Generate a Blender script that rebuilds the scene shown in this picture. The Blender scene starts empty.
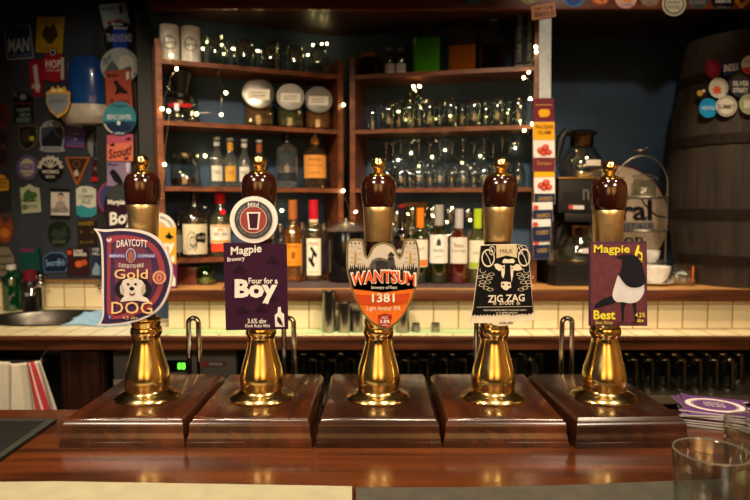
import bpy, bmesh, math, random
from mathutils import Vector, Matrix
random.seed(7)
sc = bpy.context.scene
COL = sc.collection

# ------------------------------------------------------------------ camera
F = 620.0
TH = math.atan(43 / F)
ZC = 1.39
CT, ST = math.cos(TH), math.sin(TH)
cam_data = bpy.data.cameras.new('camera')
cam = bpy.data.objects.new('camera', cam_data)
COL.objects.link(cam)
cam.location = (0, 0, ZC)
cam.rotation_euler = (math.pi / 2 - TH, 0, 0)
cam_data.sensor_width = 36
cam_data.lens = F / 750 * 36
cam_data.clip_start = 0.02
cam_data.dof.use_dof = True
cam_data.dof.focus_distance = 0.80
cam_data.dof.aperture_fstop = 8.0
sc.camera = cam

# ------------------------------------------------------------------ world, lights, exposure
sc.view_settings.view_transform = 'Standard'
sc.view_settings.look = 'None'
sc.view_settings.gamma = 1.0
sc.view_settings.use_curve_mapping = False
sc.view_settings.exposure = 0.1
wd = bpy.data.worlds.new('room_air')
sc.world = wd
wd.use_nodes = True
wd.node_tree.nodes['Background'].inputs[0].default_value = (0.9, 0.75, 0.55, 1)
wd.node_tree.nodes['Background'].inputs[1].default_value = 0.06

def lamp(kind, name, loc, target, energy, color, **kw):
    d = bpy.data.lights.new(name, kind)
    d.energy = energy
    d.color = color
    for k, v in kw.items():
        setattr(d, k, v)
    o = bpy.data.objects.new(name, d)
    COL.objects.link(o)
    o.location = loc
    o.rotation_euler = (Vector(target) - Vector(loc)).to_track_quat('-Z', 'Y').to_euler()
    return o

WARM = (1.0, 0.80, 0.55)
WARM2 = (1.0, 0.84, 0.64)
# downlights in the ceiling over the bartender's aisle
for x, y, tx, ty, tz, e, deg in ((-1.15, 1.75, -1.15, 2.55, 1.05, 96, 78), (-0.50, 1.40, -0.50, 2.55, 1.05, 150, 72), (0.40, 1.40, 0.40, 2.55, 1.05, 150, 72), (1.15, 1.95, 1.12, 2.45, 0.95, 98, 62)):
    lamp('SPOT', 'aisle_downlight', (x, y, 2.55), (tx, ty, tz), e, WARM,
         spot_size=math.radians(deg), spot_blend=1.0, shadow_soft_size=0.06)
# downlights over the hand pumps, beside the added light block
for x in (-0.60, -0.22, 0.22, 0.60):
    lamp('SPOT', 'pump_downlight', (x, 0.66, 2.02), (x, 0.80, 1.1), 15, WARM,
         spot_size=math.radians(85), spot_blend=0.8, shadow_soft_size=0.03)
lamp('SPOT', 'post_fill_spot', (-0.95, 1.45, 2.52), (-1.36, 2.92, 1.98), 19, WARM2, spot_size=math.radians(28), spot_blend=1.0, shadow_soft_size=0.04)  # added fill without a visible source, brightens the clips on the post
lamp('SPOT', 'canopy_fill_spot', (1.0, 1.75, 2.58), (1.0, 2.6, 2.34), 14, WARM2, spot_size=math.radians(66), spot_blend=0.6, shadow_soft_size=0.04)  # added fill from an unseen fixture, brightens the canopy fascia and its mats
# pub room lamps behind the photographer
for x in (-1.0, 0.9):
    lamp('AREA', 'room_lamp', (x, -0.7, 2.45), (x * .2, 0.9, 1.2), 25, WARM2, shape='DISK', size=0.5)
for x in (-1.1, 0.9):
    lamp('SPOT', 'reflection_fill', (x, -1.75, 1.85), (x, -2.6, 2.15), 190, WARM2, spot_size=math.radians(125), spot_blend=0.7, shadow_soft_size=0.08)  # added, unseen: brightens the front wall so the brass reflects it

sc.cycles.max_bounces = 32
sc.cycles.transmission_bounces = 32
sc.cycles.glossy_bounces = 6
sc.cycles.transparent_max_bounces = 64
sc.cycles.sample_clamp_indirect = 6.0

# ------------------------------------------------------------------ projection helpers
def ray(px, py):
    u = (px - 375.0) / F
    v = (250.0 - py) / F
    return Vector((u, v * ST + CT, v * CT - ST))
def W(px, py, Y):
    d = ray(px, py)
    return Vector((0, 0, ZC)) + d * (Y / d.y)
def OnZ(px, py, z):
    d = ray(px, py)
    return Vector((0, 0, ZC)) + d * ((z - ZC) / d.z)
def OnPlane(px, py, P, N):
    d = ray(px, py)
    C0 = Vector((0, 0, ZC))
    return C0 + d * ((P - C0).dot(N) / d.dot(N))

# ------------------------------------------------------------------ materials
def lin(c):
    out = []
    for x in c[:3]:
        x = x / 255.0
        out.append(x / 12.92 if x <= 0.04045 else ((x + 0.055) / 1.055) ** 2.4)
    return tuple(out) + (1.0,)
MATS = {}
def mat(name, col=(128, 128, 128), rough=0.5, metal=0.0, trans=0.0, ior=1.45, emit=0.0, noise=None, coat=0.0,
        bump=0.0, spec=0.5):
    if name in MATS:
        return MATS[name]
    m = bpy.data.materials.new(name)
    MATS[name] = m
    m.use_nodes = True
    nt = m.node_tree
    b = nt.nodes['Principled BSDF']
    c = lin(col)
    b.inputs['Base Color'].default_value = c
    b.inputs['Roughness'].default_value = rough
    b.inputs['Metallic'].default_value = metal
    b.inputs['Transmission Weight'].default_value = trans
    b.inputs['IOR'].default_value = ior
    b.inputs['Coat Weight'].default_value = coat
    b.inputs['Specular IOR Level'].default_value = spec
    if emit:
        b.inputs['Emission Color'].default_value = c
        b.inputs['Emission Strength'].default_value = emit
    if noise is None and not trans and not emit:
        noise = (40, 0.12)
    if noise:
        tc = nt.nodes.new('ShaderNodeTexCoord')
        n = nt.nodes.new('ShaderNodeTexNoise')
        n.inputs['Scale'].default_value = noise[0]
        n.inputs['Detail'].default_value = 4
        nt.links.new(tc.outputs['Object'], n.inputs['Vector'])
        r = nt.nodes.new('ShaderNodeValToRGB')
        a = noise[1]
        r.color_ramp.elements[0].position = 0.3
        r.color_ramp.elements[1].position = 0.7
        r.color_ramp.elements[0].color = tuple(max(0, x * (1 - a)) for x in c[:3]) + (1,)
        r.color_ramp.elements[1].color = tuple(min(1, x * (1 + a)) for x in c[:3]) + (1,)
        nt.links.new(n.outputs['Fac'], r.inputs['Fac'])
        nt.links.new(r.outputs['Color'], b.inputs['Base Color'])
        if bump:
            bp = nt.nodes.new('ShaderNodeBump')
            bp.inputs['Strength'].default_value = bump
            bp.inputs['Distance'].default_value = 0.004
            nt.links.new(n.outputs['Fac'], bp.inputs['Height'])
            nt.links.new(bp.outputs['Normal'], b.inputs['Normal'])
    return m

def clear(name, tint=(244, 248, 246), body=None, amount=0.0, rough=0.015, ior=1.5):
    """thin clear or tinted glass: Fresnel reflection over tinted see-through, with an optional cloudy body colour"""
    if name in MATS:
        return MATS[name]
    m = bpy.data.materials.new(name)
    MATS[name] = m
    m.use_nodes = True
    nt = m.node_tree
    nt.nodes.remove(nt.nodes['Principled BSDF'])
    out = nt.nodes['Material Output']
    tr = nt.nodes.new('ShaderNodeBsdfTransparent')
    lw = nt.nodes.new('ShaderNodeLayerWeight')
    lw.inputs['Blend'].default_value = 0.35
    rp = nt.nodes.new('ShaderNodeValToRGB')
    c = lin(tint)
    rp.color_ramp.elements[0].position = 0.45
    rp.color_ramp.elements[0].color = c
    rp.color_ramp.elements[1].position = 1.0
    rp.color_ramp.elements[1].color = tuple(x * 0.55 for x in c[:3]) + (1,)
    nt.links.new(lw.outputs['Facing'], rp.inputs['Fac'])
    nt.links.new(rp.outputs['Color'], tr.inputs['Color'])
    base = tr.outputs[0]
    if body is not None:
        df = nt.nodes.new('ShaderNodeBsdfDiffuse')
        df.inputs['Color'].default_value = lin(body)
        tl = nt.nodes.new('ShaderNodeBsdfTranslucent')
        tl.inputs['Color'].default_value = lin(body)
        m1 = nt.nodes.new('ShaderNodeMixShader')
        m1.inputs[0].default_value = 0.5
        nt.links.new(df.outputs[0], m1.inputs[1])
        nt.links.new(tl.outputs[0], m1.inputs[2])
        m2 = nt.nodes.new('ShaderNodeMixShader')
        m2.inputs[0].default_value = amount
        nt.links.new(base, m2.inputs[1])
        nt.links.new(m1.outputs[0], m2.inputs[2])
        base = m2.outputs[0]
    gl = nt.nodes.new('ShaderNodeBsdfGlossy')
    gl.inputs['Roughness'].default_value = rough
    l2 = nt.nodes.new('ShaderNodeLayerWeight')
    l2.inputs['Blend'].default_value = 0.5
    pw = nt.nodes.new('ShaderNodeMath')
    pw.operation = 'POWER'
    pw.inputs[1].default_value = 4.0
    nt.links.new(l2.outputs['Facing'], pw.inputs[0])
    fr = nt.nodes.new('ShaderNodeMath')
    fr.operation = 'MULTIPLY_ADD'
    fr.inputs[1].default_value = 0.8
    fr.inputs[2].default_value = 0.15
    nt.links.new(pw.outputs[0], fr.inputs[0])
    nz = nt.nodes.new('ShaderNodeTexNoise')
    nz.inputs['Scale'].default_value = 30
    tc = nt.nodes.new('ShaderNodeTexCoord')
    bp = nt.nodes.new('ShaderNodeBump')
    bp.inputs['Strength'].default_value = 0.12
    bp.inputs['Distance'].default_value = 0.004
    nt.links.new(tc.outputs['Object'], nz.inputs['Vector'])
    nt.links.new(nz.outputs['Fac'], bp.inputs['Height'])
    nt.links.new(bp.outputs['Normal'], gl.inputs['Normal'])
    mx = nt.nodes.new('ShaderNodeMixShader')
    nt.links.new(fr.outputs[0], mx.inputs[0])
    nt.links.new(base, mx.inputs[1])
    nt.links.new(gl.outputs[0], mx.inputs[2])
    nt.links.new(mx.outputs[0], out.inputs['Surface'])
    return m

def wood(name, c1, c2, scale=(2, 40, 40), rough=0.3, coat=0.3, bump=0.05, detail=6):
    if name in MATS:
        return MATS[name]
    m = bpy.data.materials.new(name)
    MATS[name] = m
    m.use_nodes = True
    nt = m.node_tree
    b = nt.nodes['Principled BSDF']
    tc = nt.nodes.new('ShaderNodeTexCoord')
    mp = nt.nodes.new('ShaderNodeMapping')
    mp.inputs['Scale'].default_value = scale
    n = nt.nodes.new('ShaderNodeTexNoise')
    n.inputs['Scale'].default_value = 1.0
    n.inputs['Detail'].default_value = detail
    n.inputs['Distortion'].default_value = 0.6
    r = nt.nodes.new('ShaderNodeValToRGB')
    r.color_ramp.elements[0].position = 0.32
    r.color_ramp.elements[1].position = 0.68
    r.color_ramp.elements[0].color = lin(c1)
    r.color_ramp.elements[1].color = lin(c2)
    nt.links.new(tc.outputs['Object'], mp.inputs['Vector'])
    nt.links.new(mp.outputs['Vector'], n.inputs['Vector'])
    nt.links.new(n.outputs['Fac'], r.inputs['Fac'])
    nt.links.new(r.outputs['Color'], b.inputs['Base Color'])
    b.inputs['Roughness'].default_value = rough
    b.inputs['Coat Weight'].default_value = coat
    b.inputs['Coat Roughness'].default_value = 0.12
    if bump:
        bp = nt.nodes.new('ShaderNodeBump')
        bp.inputs['Strength'].default_value = bump
        bp.inputs['Distance'].default_value = 0.003
        nt.links.new(n.outputs['Fac'], bp.inputs['Height'])
        nt.links.new(bp.outputs['Normal'], b.inputs['Normal'])
    return m

def tiles(name, col, grout, size=0.1, vertical=True):
    m = bpy.data.materials.new(name)
    MATS[name] = m
    m.use_nodes = True
    nt = m.node_tree
    b = nt.nodes['Principled BSDF']
    tc = nt.nodes.new('ShaderNodeTexCoord')
    mp = nt.nodes.new('ShaderNodeMapping')
    if vertical:
        mp.inputs['Rotation'].default_value = (math.pi / 2, 0, 0)
    br = nt.nodes.new('ShaderNodeTexBrick')
    br.offset = 0.0
    br.inputs['Color1'].default_value = lin(col)
    br.inputs['Color2'].default_value = lin(tuple(min(255, c * 0.93) for c in col))
    br.inputs['Mortar'].default_value = lin(grout)
    br.inputs['Scale'].default_value = 1.0
    br.inputs['Mortar Size'].default_value = 0.003
    br.inputs['Mortar Smooth'].default_value = 0.2
    br.inputs['Brick Width'].default_value = size
    br.inputs['Row Height'].default_value = size
    nt.links.new(tc.outputs['Object'], mp.inputs['Vector'])
    nt.links.new(mp.outputs['Vector'], br.inputs['Vector'])
    nt.links.new(br.outputs['Color'], b.inputs['Base Color'])
    bp = nt.nodes.new('ShaderNodeBump')
    bp.invert = True
    bp.inputs['Strength'].default_value = 0.4
    bp.inputs['Distance'].default_value = 0.002
    nt.links.new(br.outputs['Fac'], bp.inputs['Height'])
    nt.links.new(bp.outputs['Normal'], b.inputs['Normal'])
    b.inputs['Roughness'].default_value = 0.25
    return m

def P(r, g, b, rough=0.45):            # printed colour
    return mat('ink_%d_%d_%d' % (r, g, b), (r, g, b), rough=rough, noise=(60, 0.06), spec=0.15)
BRASS = mat('polished_brass', (248, 214, 140), rough=0.16, metal=1.0, noise=(25, 0.10), bump=0.02)
BRASS_SATIN = mat('satin_brass', (244, 212, 152), rough=0.36, metal=1.0, noise=(90, 0.10))
STEEL = mat('brushed_steel', (150, 148, 142), rough=0.28, metal=1.0, noise=(60, 0.08))
CHROME = mat('chrome', (200, 198, 192), rough=0.12, metal=1.0, noise=(20, 0.04))
GLASS = clear('clear_glass')
BLACK = mat('black_plastic', (14, 14, 15), rough=0.35)
WHITE = mat('glazed_white', (225, 222, 214), rough=0.25)
SHELFWOOD = wood('shelf_wood', (72, 35, 17), (130, 70, 35), scale=(3, 45, 45), rough=0.4, coat=0.15)
DARKWOOD = wood('dark_wood', (38, 20, 12), (66, 34, 18), scale=(30, 30, 3), rough=0.45, coat=0.1)

# ------------------------------------------------------------------ geometry collector
ORG = {}
class G:
    def __init__(s):
        s.v = []
        s.f = []
    def add(s, vs, fs):
        n = len(s.v)
        s.v += [Vector(x) for x in vs]
        s.f += [tuple(i + n for i in f) for f in fs]
        return s
    def box(s, x0, x1, y0, y1, z0, z1, b=0.0):
        if b <= 0:
            vs = [(x, y, z) for z in (z0, z1) for y in (y0, y1) for x in (x0, x1)]
            return s.add(vs, [(0, 2, 3, 1), (4, 5, 7, 6), (0, 1, 5, 4), (2, 6, 7, 3), (0, 4, 6, 2), (1, 3, 7, 5)])
        bm = bmesh.new()
        bmesh.ops.create_cube(bm, size=1.0)
        for v in bm.verts:
            v.co = Vector(((x0 + x1) / 2 + v.co.x * (x1 - x0), (y0 + y1) / 2 + v.co.y * (y1 - y0), (z0 + z1) / 2 + v.co.z * (z1 - z0)))
        bmesh.ops.bevel(bm, geom=bm.edges[:], offset=b, segments=2, affect='EDGES', profile=0.7)
        bm.verts.index_update()
        s.add([v.co.copy() for v in bm.verts], [tuple(v.index for v in f.verts) for f in bm.faces])
        bm.free()
        return s
    def lathe(s, prof, c=(0, 0, 0), n=28, M=None, a0=0.0, a1=None):
        c = Vector(c)
        vs, fs, rings = [], [], []
        for r, z in prof:
            if r < 1e-6:
                rings.append([len(vs)])
                vs.append(Vector((0, 0, z)))
            else:
                rings.append(list(range(len(vs), len(vs) + n)))
                for i in range(n):
                    a = 2 * math.pi * i / n
                    vs.append(Vector((r * math.cos(a), r * math.sin(a), z)))
        for A, B in zip(rings, rings[1:]):
            if len(A) == 1 and len(B) == 1:
                continue
            for i in range(n):
                j = (i + 1) % n
                if len(A) == 1:
                    fs.append((A[0], B[j], B[i])[::-1] if False else (A[0], B[j], B[i]))
                elif len(B) == 1:
                    fs.append((A[i], A[j], B[0]))
                else:
                    fs.append((A[i], A[j], B[j], B[i]))
        if M is not None:
            vs = [M @ v for v in vs]
        return s.add([v + c for v in vs], fs)
    def sphere(s, c, r, n=16, k=8, sc3=(1, 1, 1)):
        pr = [(r * math.sin(math.pi * i / k), -r * math.cos(math.pi * i / k)) for i in range(k + 1)]
        pr[0] = (0, -r); pr[-1] = (0, r)
        return s.lathe(pr, c, n, Matrix.Diagonal(sc3).to_3x3())
    def tube(s, pts, r, n=8, closed=False):
        pts = [Vector(p) for p in pts]
        vs, fs = [], []
        N = len(pts)
        up = None
        for i, p in enumerate(pts):
            if closed:
                t = (pts[(i + 1) % N] - pts[i - 1]).normalized()
            else:
                t = (pts[min(i + 1, N - 1)] - pts[max(i - 1, 0)]).normalized()
            if up is None:
                up = Vector((0, 0, 1)) if abs(t.z) < 0.9 else Vector((1, 0, 0))
            a = t.cross(up)
            if a.length < 1e-4:
                a = t.cross(Vector((0.3, 1, 0.2)))
            a.normalize()
            b = a.cross(t).normalized()
            up = b
            rr = r[i] if isinstance(r, (list, tuple)) else r
            for k in range(n):
                w = 2 * math.pi * k / n
                vs.append(p + a * (rr * math.cos(w)) + b * (rr * math.sin(w)))
        segs = N if closed else N - 1
        for i in range(segs):
            j = (i + 1) % N
            for k in range(n):
                l = (k + 1) % n
                fs.append((i * n + k, i * n + l, j * n + l, j * n + k))
        if not closed:
            fs.append(tuple(range(n))[::-1])
            fs.append(tuple((N - 1) * n + k for k in range(n)))
        return s.add(vs, fs)
    def prism(s, front, vec):
        n = len(front)
        vec = Vector(vec)
        vs = [Vector(p) for p in front] + [Vector(p) + vec for p in front]
        fs = [tuple(range(n)), tuple(range(2 * n - 1, n - 1, -1))]
        for i in range(n):
            j = (i + 1) % n
            fs.append((i, i + n, j + n, j))
        return s.add(vs, fs)
    def tf(s, M):
        s.v = [M @ x for x in s.v]
        return s
    def obj(s, name, m, parent=None, origin=None, smooth=True, ang=35):
        if parent is not None:
            o0 = ORG[parent.name]
        elif origin is not None:
            o0 = Vector(origin)
        else:
            xs = [v.x for v in s.v]; ys = [v.y for v in s.v]; zs = [v.z for v in s.v]
            o0 = Vector(((min(xs) + max(xs)) / 2, (min(ys) + max(ys)) / 2, min(zs)))
        me = bpy.data.meshes.new(name)
        me.from_pydata([v - o0 for v in s.v], [], s.f)
        bm = bmesh.new()
        bm.from_mesh(me)
        bmesh.ops.recalc_face_normals(bm, faces=bm.faces[:])
        bm.to_mesh(me)
        bm.free()
        me.materials.append(m)
        if smooth:
            me.shade_smooth()
            me.set_sharp_from_angle(angle=math.radians(ang))
        o = bpy.data.objects.new(name, me)
        COL.objects.link(o)
        if parent is not None:
            o.parent = parent
            ORG[o.name] = o0
        else:
            o.location = o0
            ORG[o.name] = o0
        return o

def tag(o, label, cat, group=None, kind=None):
    if label: o['label'] = label
    if cat: o['category'] = cat
    if group: o['group'] = group
    if kind: o['kind'] = kind
    return o
def thing(name, label, cat, loc, group=None):
    o = bpy.data.objects.new(name, None)
    COL.objects.link(o)
    o.empty_display_size = 0.05
    o.location = loc
    ORG[o.name] = Vector(loc)
    return tag(o, label, cat, group)
def struct(g, name, m, smooth=False):
    o = g.obj(name, m, smooth=smooth)
    o['kind'] = 'structure'
    return o
def copy_tree(o, loc, label=None, parent=None, rotz=None):
    c = o.copy()
    COL.objects.link(c)
    if parent is None:
        c.location = loc
        if label: c['label'] = label
        if rotz is not None: c.rotation_euler = (0, 0, rotz)
    else:
        c.parent = parent
    for ch in list(o.children):
        copy_tree(ch, None, None, c)
    return c

# ------------------------------------------------------------------ lettering
TXT = {}
def tgeo(s, bold=0.0):
    k = (s, bold)
    if k in TXT:
        return TXT[k]
    cu = bpy.data.curves.new('t', 'FONT')
    cu.body = s
    cu.offset = bold
    cu.resolution_u = 2
    ob = bpy.data.objects.new('t', cu)
    COL.objects.link(ob)
    dg = bpy.context.evaluated_depsgraph_get()
    me = bpy.data.meshes.new_from_object(ob.evaluated_get(dg))
    vs = [(v.co.x, v.co.y) for v in me.vertices]
    fs = [tuple(p.vertices) for p in me.polygons]
    bpy.data.objects.remove(ob)
    bpy.data.meshes.remove(me)
    bpy.data.curves.remove(cu)
    x0 = min(v[0] for v in vs); x1 = max(v[0] for v in vs)
    y0 = min(v[1] for v in vs); y1 = max(v[1] for v in vs)
    TXT[k] = ([((x - x0) / (x1 - x0), (y - y0) / (y1 - y0)) for x, y in vs], fs)
    return TXT[k]

def circ(cx, cy, rx, ry=None, n=28, a0=0, a1=360):
    ry = rx if ry is None else ry
    full = abs(a1 - a0) >= 360
    k = n if full else n + 1
    return [(cx + rx * math.cos(math.radians(a0 + (a1 - a0) * i / n)), cy - ry * math.sin(math.radians(a0 + (a1 - a0) * i / n))) for i in range(k)]
def rect(x0, y0, x1, y1):
    return [(x0, y0), (x1, y0), (x1, y1), (x0, y1)]
def rrect(x0, y0, x1, y1, r, n=4):
    out = []
    for cx, cy, a in ((x1 - r, y0 + r, 90), (x0 + r, y0 + r, 180), (x0 + r, y1 - r, 270), (x1 - r, y1 - r, 0)):
        for i in range(n + 1):
            t = math.radians(a + 90 * i / n)
            out.append((cx + r * math.cos(t), cy - r * math.sin(t)))
    return out
def inset(poly, k, c=None):
    cx = sum(p[0] for p in poly) / len(poly) if c is None else c[0]
    cy = sum(p[1] for p in poly) / len(poly) if c is None else c[1]
    out = []
    for x, y in poly:
        d = math.hypot(x - cx, y - cy)
        f = max(0, (d - k) / d)
        out.append((cx + (x - cx) * f, cy + (y - cy) * f))
    return out

def curve2(pts, k=4):
    """closed smooth outline through the points, keeping sharp corners"""
    n = len(pts)
    out = []
    for i in range(n):
        p0, p1, p2, p3 = pts[i - 1], pts[i], pts[(i + 1) % n], pts[(i + 2) % n]
        def turn(a, b, c):
            v1 = (b[0] - a[0], b[1] - a[1]); v2 = (c[0] - b[0], c[1] - b[1])
            d = math.hypot(*v1) * math.hypot(*v2) or 1
            return (v1[0] * v2[0] + v1[1] * v2[1]) / d
        t1 = turn(p0, p1, p2) > .55
        t2 = turn(p1, p2, p3) > .55
        m1 = ((p2[0] - p0[0]) / 2, (p2[1] - p0[1]) / 2) if t1 else (p2[0] - p1[0], p2[1] - p1[1])
        m2 = ((p3[0] - p1[0]) / 2, (p3[1] - p1[1]) / 2) if t2 else (p2[0] - p1[0], p2[1] - p1[1])
        L = math.hypot(p2[0] - p1[0], p2[1] - p1[1])
        for m in (0, 1):
            mm = (m1, m2)[m]
            l = math.hypot(*mm) or 1
            f = min(1, L * 1.2 / l)
            if m: m2 = (mm[0] * f, mm[1] * f)
            else: m1 = (mm[0] * f, mm[1] * f)
        for j in range(k):
            t = j / k
            h00 = 2 * t ** 3 - 3 * t * t + 1; h10 = t ** 3 - 2 * t * t + t; h01 = -2 * t ** 3 + 3 * t * t; h11 = t ** 3 - t * t
            out.append((h00 * p1[0] + h10 * m1[0] + h01 * p2[0] + h11 * m2[0], h00 * p1[1] + h10 * m1[1] + h01 * p2[1] + h11 * m2[1]))
    return out

class Plate:
    """A flat printed board: outline given as photo pixels, laid on a real plane (P, N)."""
    def __init__(s, name, label, cat, outline, m, Y=None, thick=0.004, plane=None, group=None, parent=None, gap=0.0005):
        if plane is None:
            plane = (Vector((0, Y, 0)), Vector((0, -1, 0)))
        s.P, s.N = Vector(plane[0]), Vector(plane[1]).normalized()
        s.gap = gap
        s.layers = {}
        fr = [s.at(x, y, 0) for x, y in outline]
        c = sum(fr, Vector()) / len(fr)
        g = G().prism(fr, -s.N * thick)
        if parent is None:
            s.o = g.obj(name, m, origin=c, smooth=False)
            tag(s.o, label, cat, group)
        else:
            s.o = g.obj(name, m, parent=parent, smooth=False)
    def at(s, x, y, layer):
        q = OnPlane(x, y, s.P, s.N)
        return q + s.N * (s.gap * layer)
    def poly(s, pts, m, layer=1, name='print'):
        g = s.layers.setdefault((name, m.name, layer), (G(), m))[0]
        g.add([s.at(x, y, layer) for x, y in pts], [tuple(range(len(pts)))])
        return s
    def ring(s, cx, cy, r0, r1, m, layer=1, name='print', n=32, ry=1.0, a0=0, a1=360):
        o = circ(cx, cy, r1, r1 * ry, n, a0, a1)
        i = circ(cx, cy, r0, r0 * ry, n, a0, a1)
        g = s.layers.setdefault((name, m.name, layer), (G(), m))[0]
        k = len(o)
        vs = [s.at(x, y, layer) for x, y in o + i]
        fs = []
        for a in range(k if a1 - a0 >= 360 else k - 1):
            b = (a + 1) % k
            fs.append((a, b, b + k, a + k))
        g.add(vs, fs)
        return s
    def line(s, pts, w, m, layer=1, name='print'):
        for (xa, ya), (xb, yb) in zip(pts, pts[1:]):
            d = math.hypot(xb - xa, yb - ya) or 1
            nx, ny = -(yb - ya) / d * w / 2, (xb - xa) / d * w / 2
            s.poly([(xa + nx, ya + ny), (xb + nx, yb + ny), (xb - nx, yb - ny), (xa - nx, ya - ny)], m, layer, name)
        return s
    def text(s, t, x0, y0, x1, y1, m, layer=2, arch=0.0, slope=0.0, bold=0.0, name='lettering'):
        vs, fs = tgeo(t, bold)
        g = s.layers.setdefault((name, m.name, layer), (G(), m))[0]
        pts = []
        for u, v in vs:
            x = x0 + u * (x1 - x0)
            y = y1 - v * (y1 - y0)
            y += -arch * (1 - (2 * u - 1) ** 2) + slope * (u - 0.5)
            pts.append(s.at(x, y, layer))
        g.add(pts, fs)
        return s
    def circtext(s, t, cx, cy, r, h, a0, a1, m, layer=2, flip=False, name='lettering'):
        vs, fs = tgeo(t)
        g = s.layers.setdefault((name, m.name, layer), (G(), m))[0]
        pts = []
        for u, v in vs:
            a = math.radians(a0 + (a1 - a0) * u)
            rr = (r + h * v) if not flip else (r + h * (1 - v))
            pts.append(s.at(cx + rr * math.cos(a), cy - rr * math.sin(a), layer))
        g.add(pts, fs)
        return s
    def done(s):
        for (name, mn, layer), (g, m) in s.layers.items():
            me_o = g.obj(name, m, parent=s.o, smooth=False)
        return s.o

# ================================================================== the room
CZ = ZC - 0.289                      # bar counter top
WZ = 0.90                            # back worktop
LZ = 1.062                           # raised ledge behind it
XL, XR = -1.96, 2.1
WALLBLUE = mat('blue_wall_paint', (58, 80, 106), rough=0.7, noise=(6, 0.25), bump=0.1)
WALLGREY = mat('slate_wall_paint', (40, 45, 56), rough=0.75, noise=(5, 0.2), bump=0.1)
CREAMWALL = mat('cream_wall_paint', (196, 156, 100), rough=0.8, noise=(4, 0.15))
TILE_V = tiles('cream_wall_tiles', (222, 206, 166), (150, 116, 72), vertical=True)
TILE_H = tiles('cream_worktop_tiles', (230, 216, 174), (160, 126, 80), vertical=False)
BARWOOD = wood('polished_bar_wood', (30, 15, 8), (112, 56, 23), scale=(2.2, 38, 38), rough=0.24, coat=0.3, bump=0.06)
TRIMWOOD = wood('trim_wood', (52, 25, 14), (100, 54, 30), scale=(3, 40, 40), rough=0.32, coat=0.3)
LEDGEWOOD = wood('pale_ledge_wood', (176, 122, 66), (206, 154, 92), scale=(2.5, 26, 26), rough=0.35, coat=0.2)

# the two shelf units stand at an angle to each other, in a shallow bay
def pl(px, Y):
    return Vector((W(px, 190, Y).x, Y, 0))
LA, LB = pl(158.5, 2.50), pl(343.5, 2.82)      # left unit front line: outer, inner
RA, RB = pl(350, 2.82), pl(538, 2.63)          # right unit front line: inner, outer
def frame_of(A, B):
    d = (B - A).normalized()
    n = Vector((-d.y, d.x, 0))                  # towards the wall
    return d, n
LD, LN = frame_of(LA, LB)
RD, RN = frame_of(RA, RB)
DEPTH = 0.20
def hit(unit, px, d, py=190):
    A, D, N = (LA, LD, LN) if unit == 'L' else (RA, RD, RN)
    q = OnPlane(px, py, Vector((A.x, A.y, 0)) + N * d, N)
    return q
bl, br_ = LA + LN * (DEPTH + .004), RB + RN * (DEPTH + .004)
ml = LB + LN * (DEPTH + .004)
mr = RA + RN * (DEPTH + .004)
plan = [(XL - .1, 3.05), (bl.x - .02, 3.05), (bl.x - .02, bl.y - .006), (ml.x, ml.y), (mr.x, mr.y), (br_.x + .02, br_.y - .004), (br_.x + .02, 3.05),
        (XR + .1, 3.05), (XR + .1, 3.2), (XL - .1, 3.2)]
struct(G().prism([(x, y, 0) for x, y in plan], (0, 0, 2.62)), 'wall_back', WALLBLUE)
xs = W(150, 200, 3.03).x
struct(G().box(XL, xs, 3.03, 3.0495, WZ + .139, 2.6), 'wall_back_sink', WALLGREY)
struct(G().box(XL - .12, XL, -2.6, 3.05, 0, 2.62), 'wall_left', WALLGREY)
struct(G().box(XR, XR + .1, -2.6, 3.05, 0, 2.62), 'wall_right', CREAMWALL)
struct(G().box(XL - .12, XR + .1, -2.7, -2.6, 0, 2.62), 'wall_front', CREAMWALL)
struct(G().box(XL, XR, -2.599, -2.57, 0, 1.35), 'trim_dark_reflector', DARKWOOD)  # unseen dark panelling, added to keep reflections in the pump bases dark
struct(G().box(XL - .12, XR + .1, -2.7, 3.2, -.1, 0), 'floor', wood('floor_boards', (50, 30, 18), (80, 50, 30), scale=(3, 30, 30)))
struct(G().box(XL - .12, XR + .1, -2.7, 3.2, 2.62, 2.7), 'ceiling', mat('ceiling_paint', (120, 100, 76), rough=.8))
# canopy over the back bar
xc0 = W(150, 20, 2.6).x
struct(G().box(xc0, XR - .002, 2.62, 3.046, 2.205, 2.235), 'trim_canopy_soffit', DARKWOOD)
struct(G().box(xc0, XR - .002, 2.59, 2.62, 2.195, 2.618, b=.004), 'trim_canopy_fascia', wood('fascia_wood', (84, 36, 18), (128, 64, 34), scale=(3, 40, 40)), smooth=True)
struct(G().box(XL + .002, XR - .002, .72, 1.22, 1.98, 2.619, b=.005), 'trim_light_block', DARKWOOD, smooth=True)  # unseen block, added to keep room light off the upper back walls
# dark post left of the shelves
struct(G().box(W(98, 200, 2.93).x, W(139, 200, 2.93).x, 2.93, 3.029, WZ + .139, 2.2, b=.004), 'trim_post', mat('dark_post_paint', (26, 30, 30), rough=.6), smooth=True)

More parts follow.
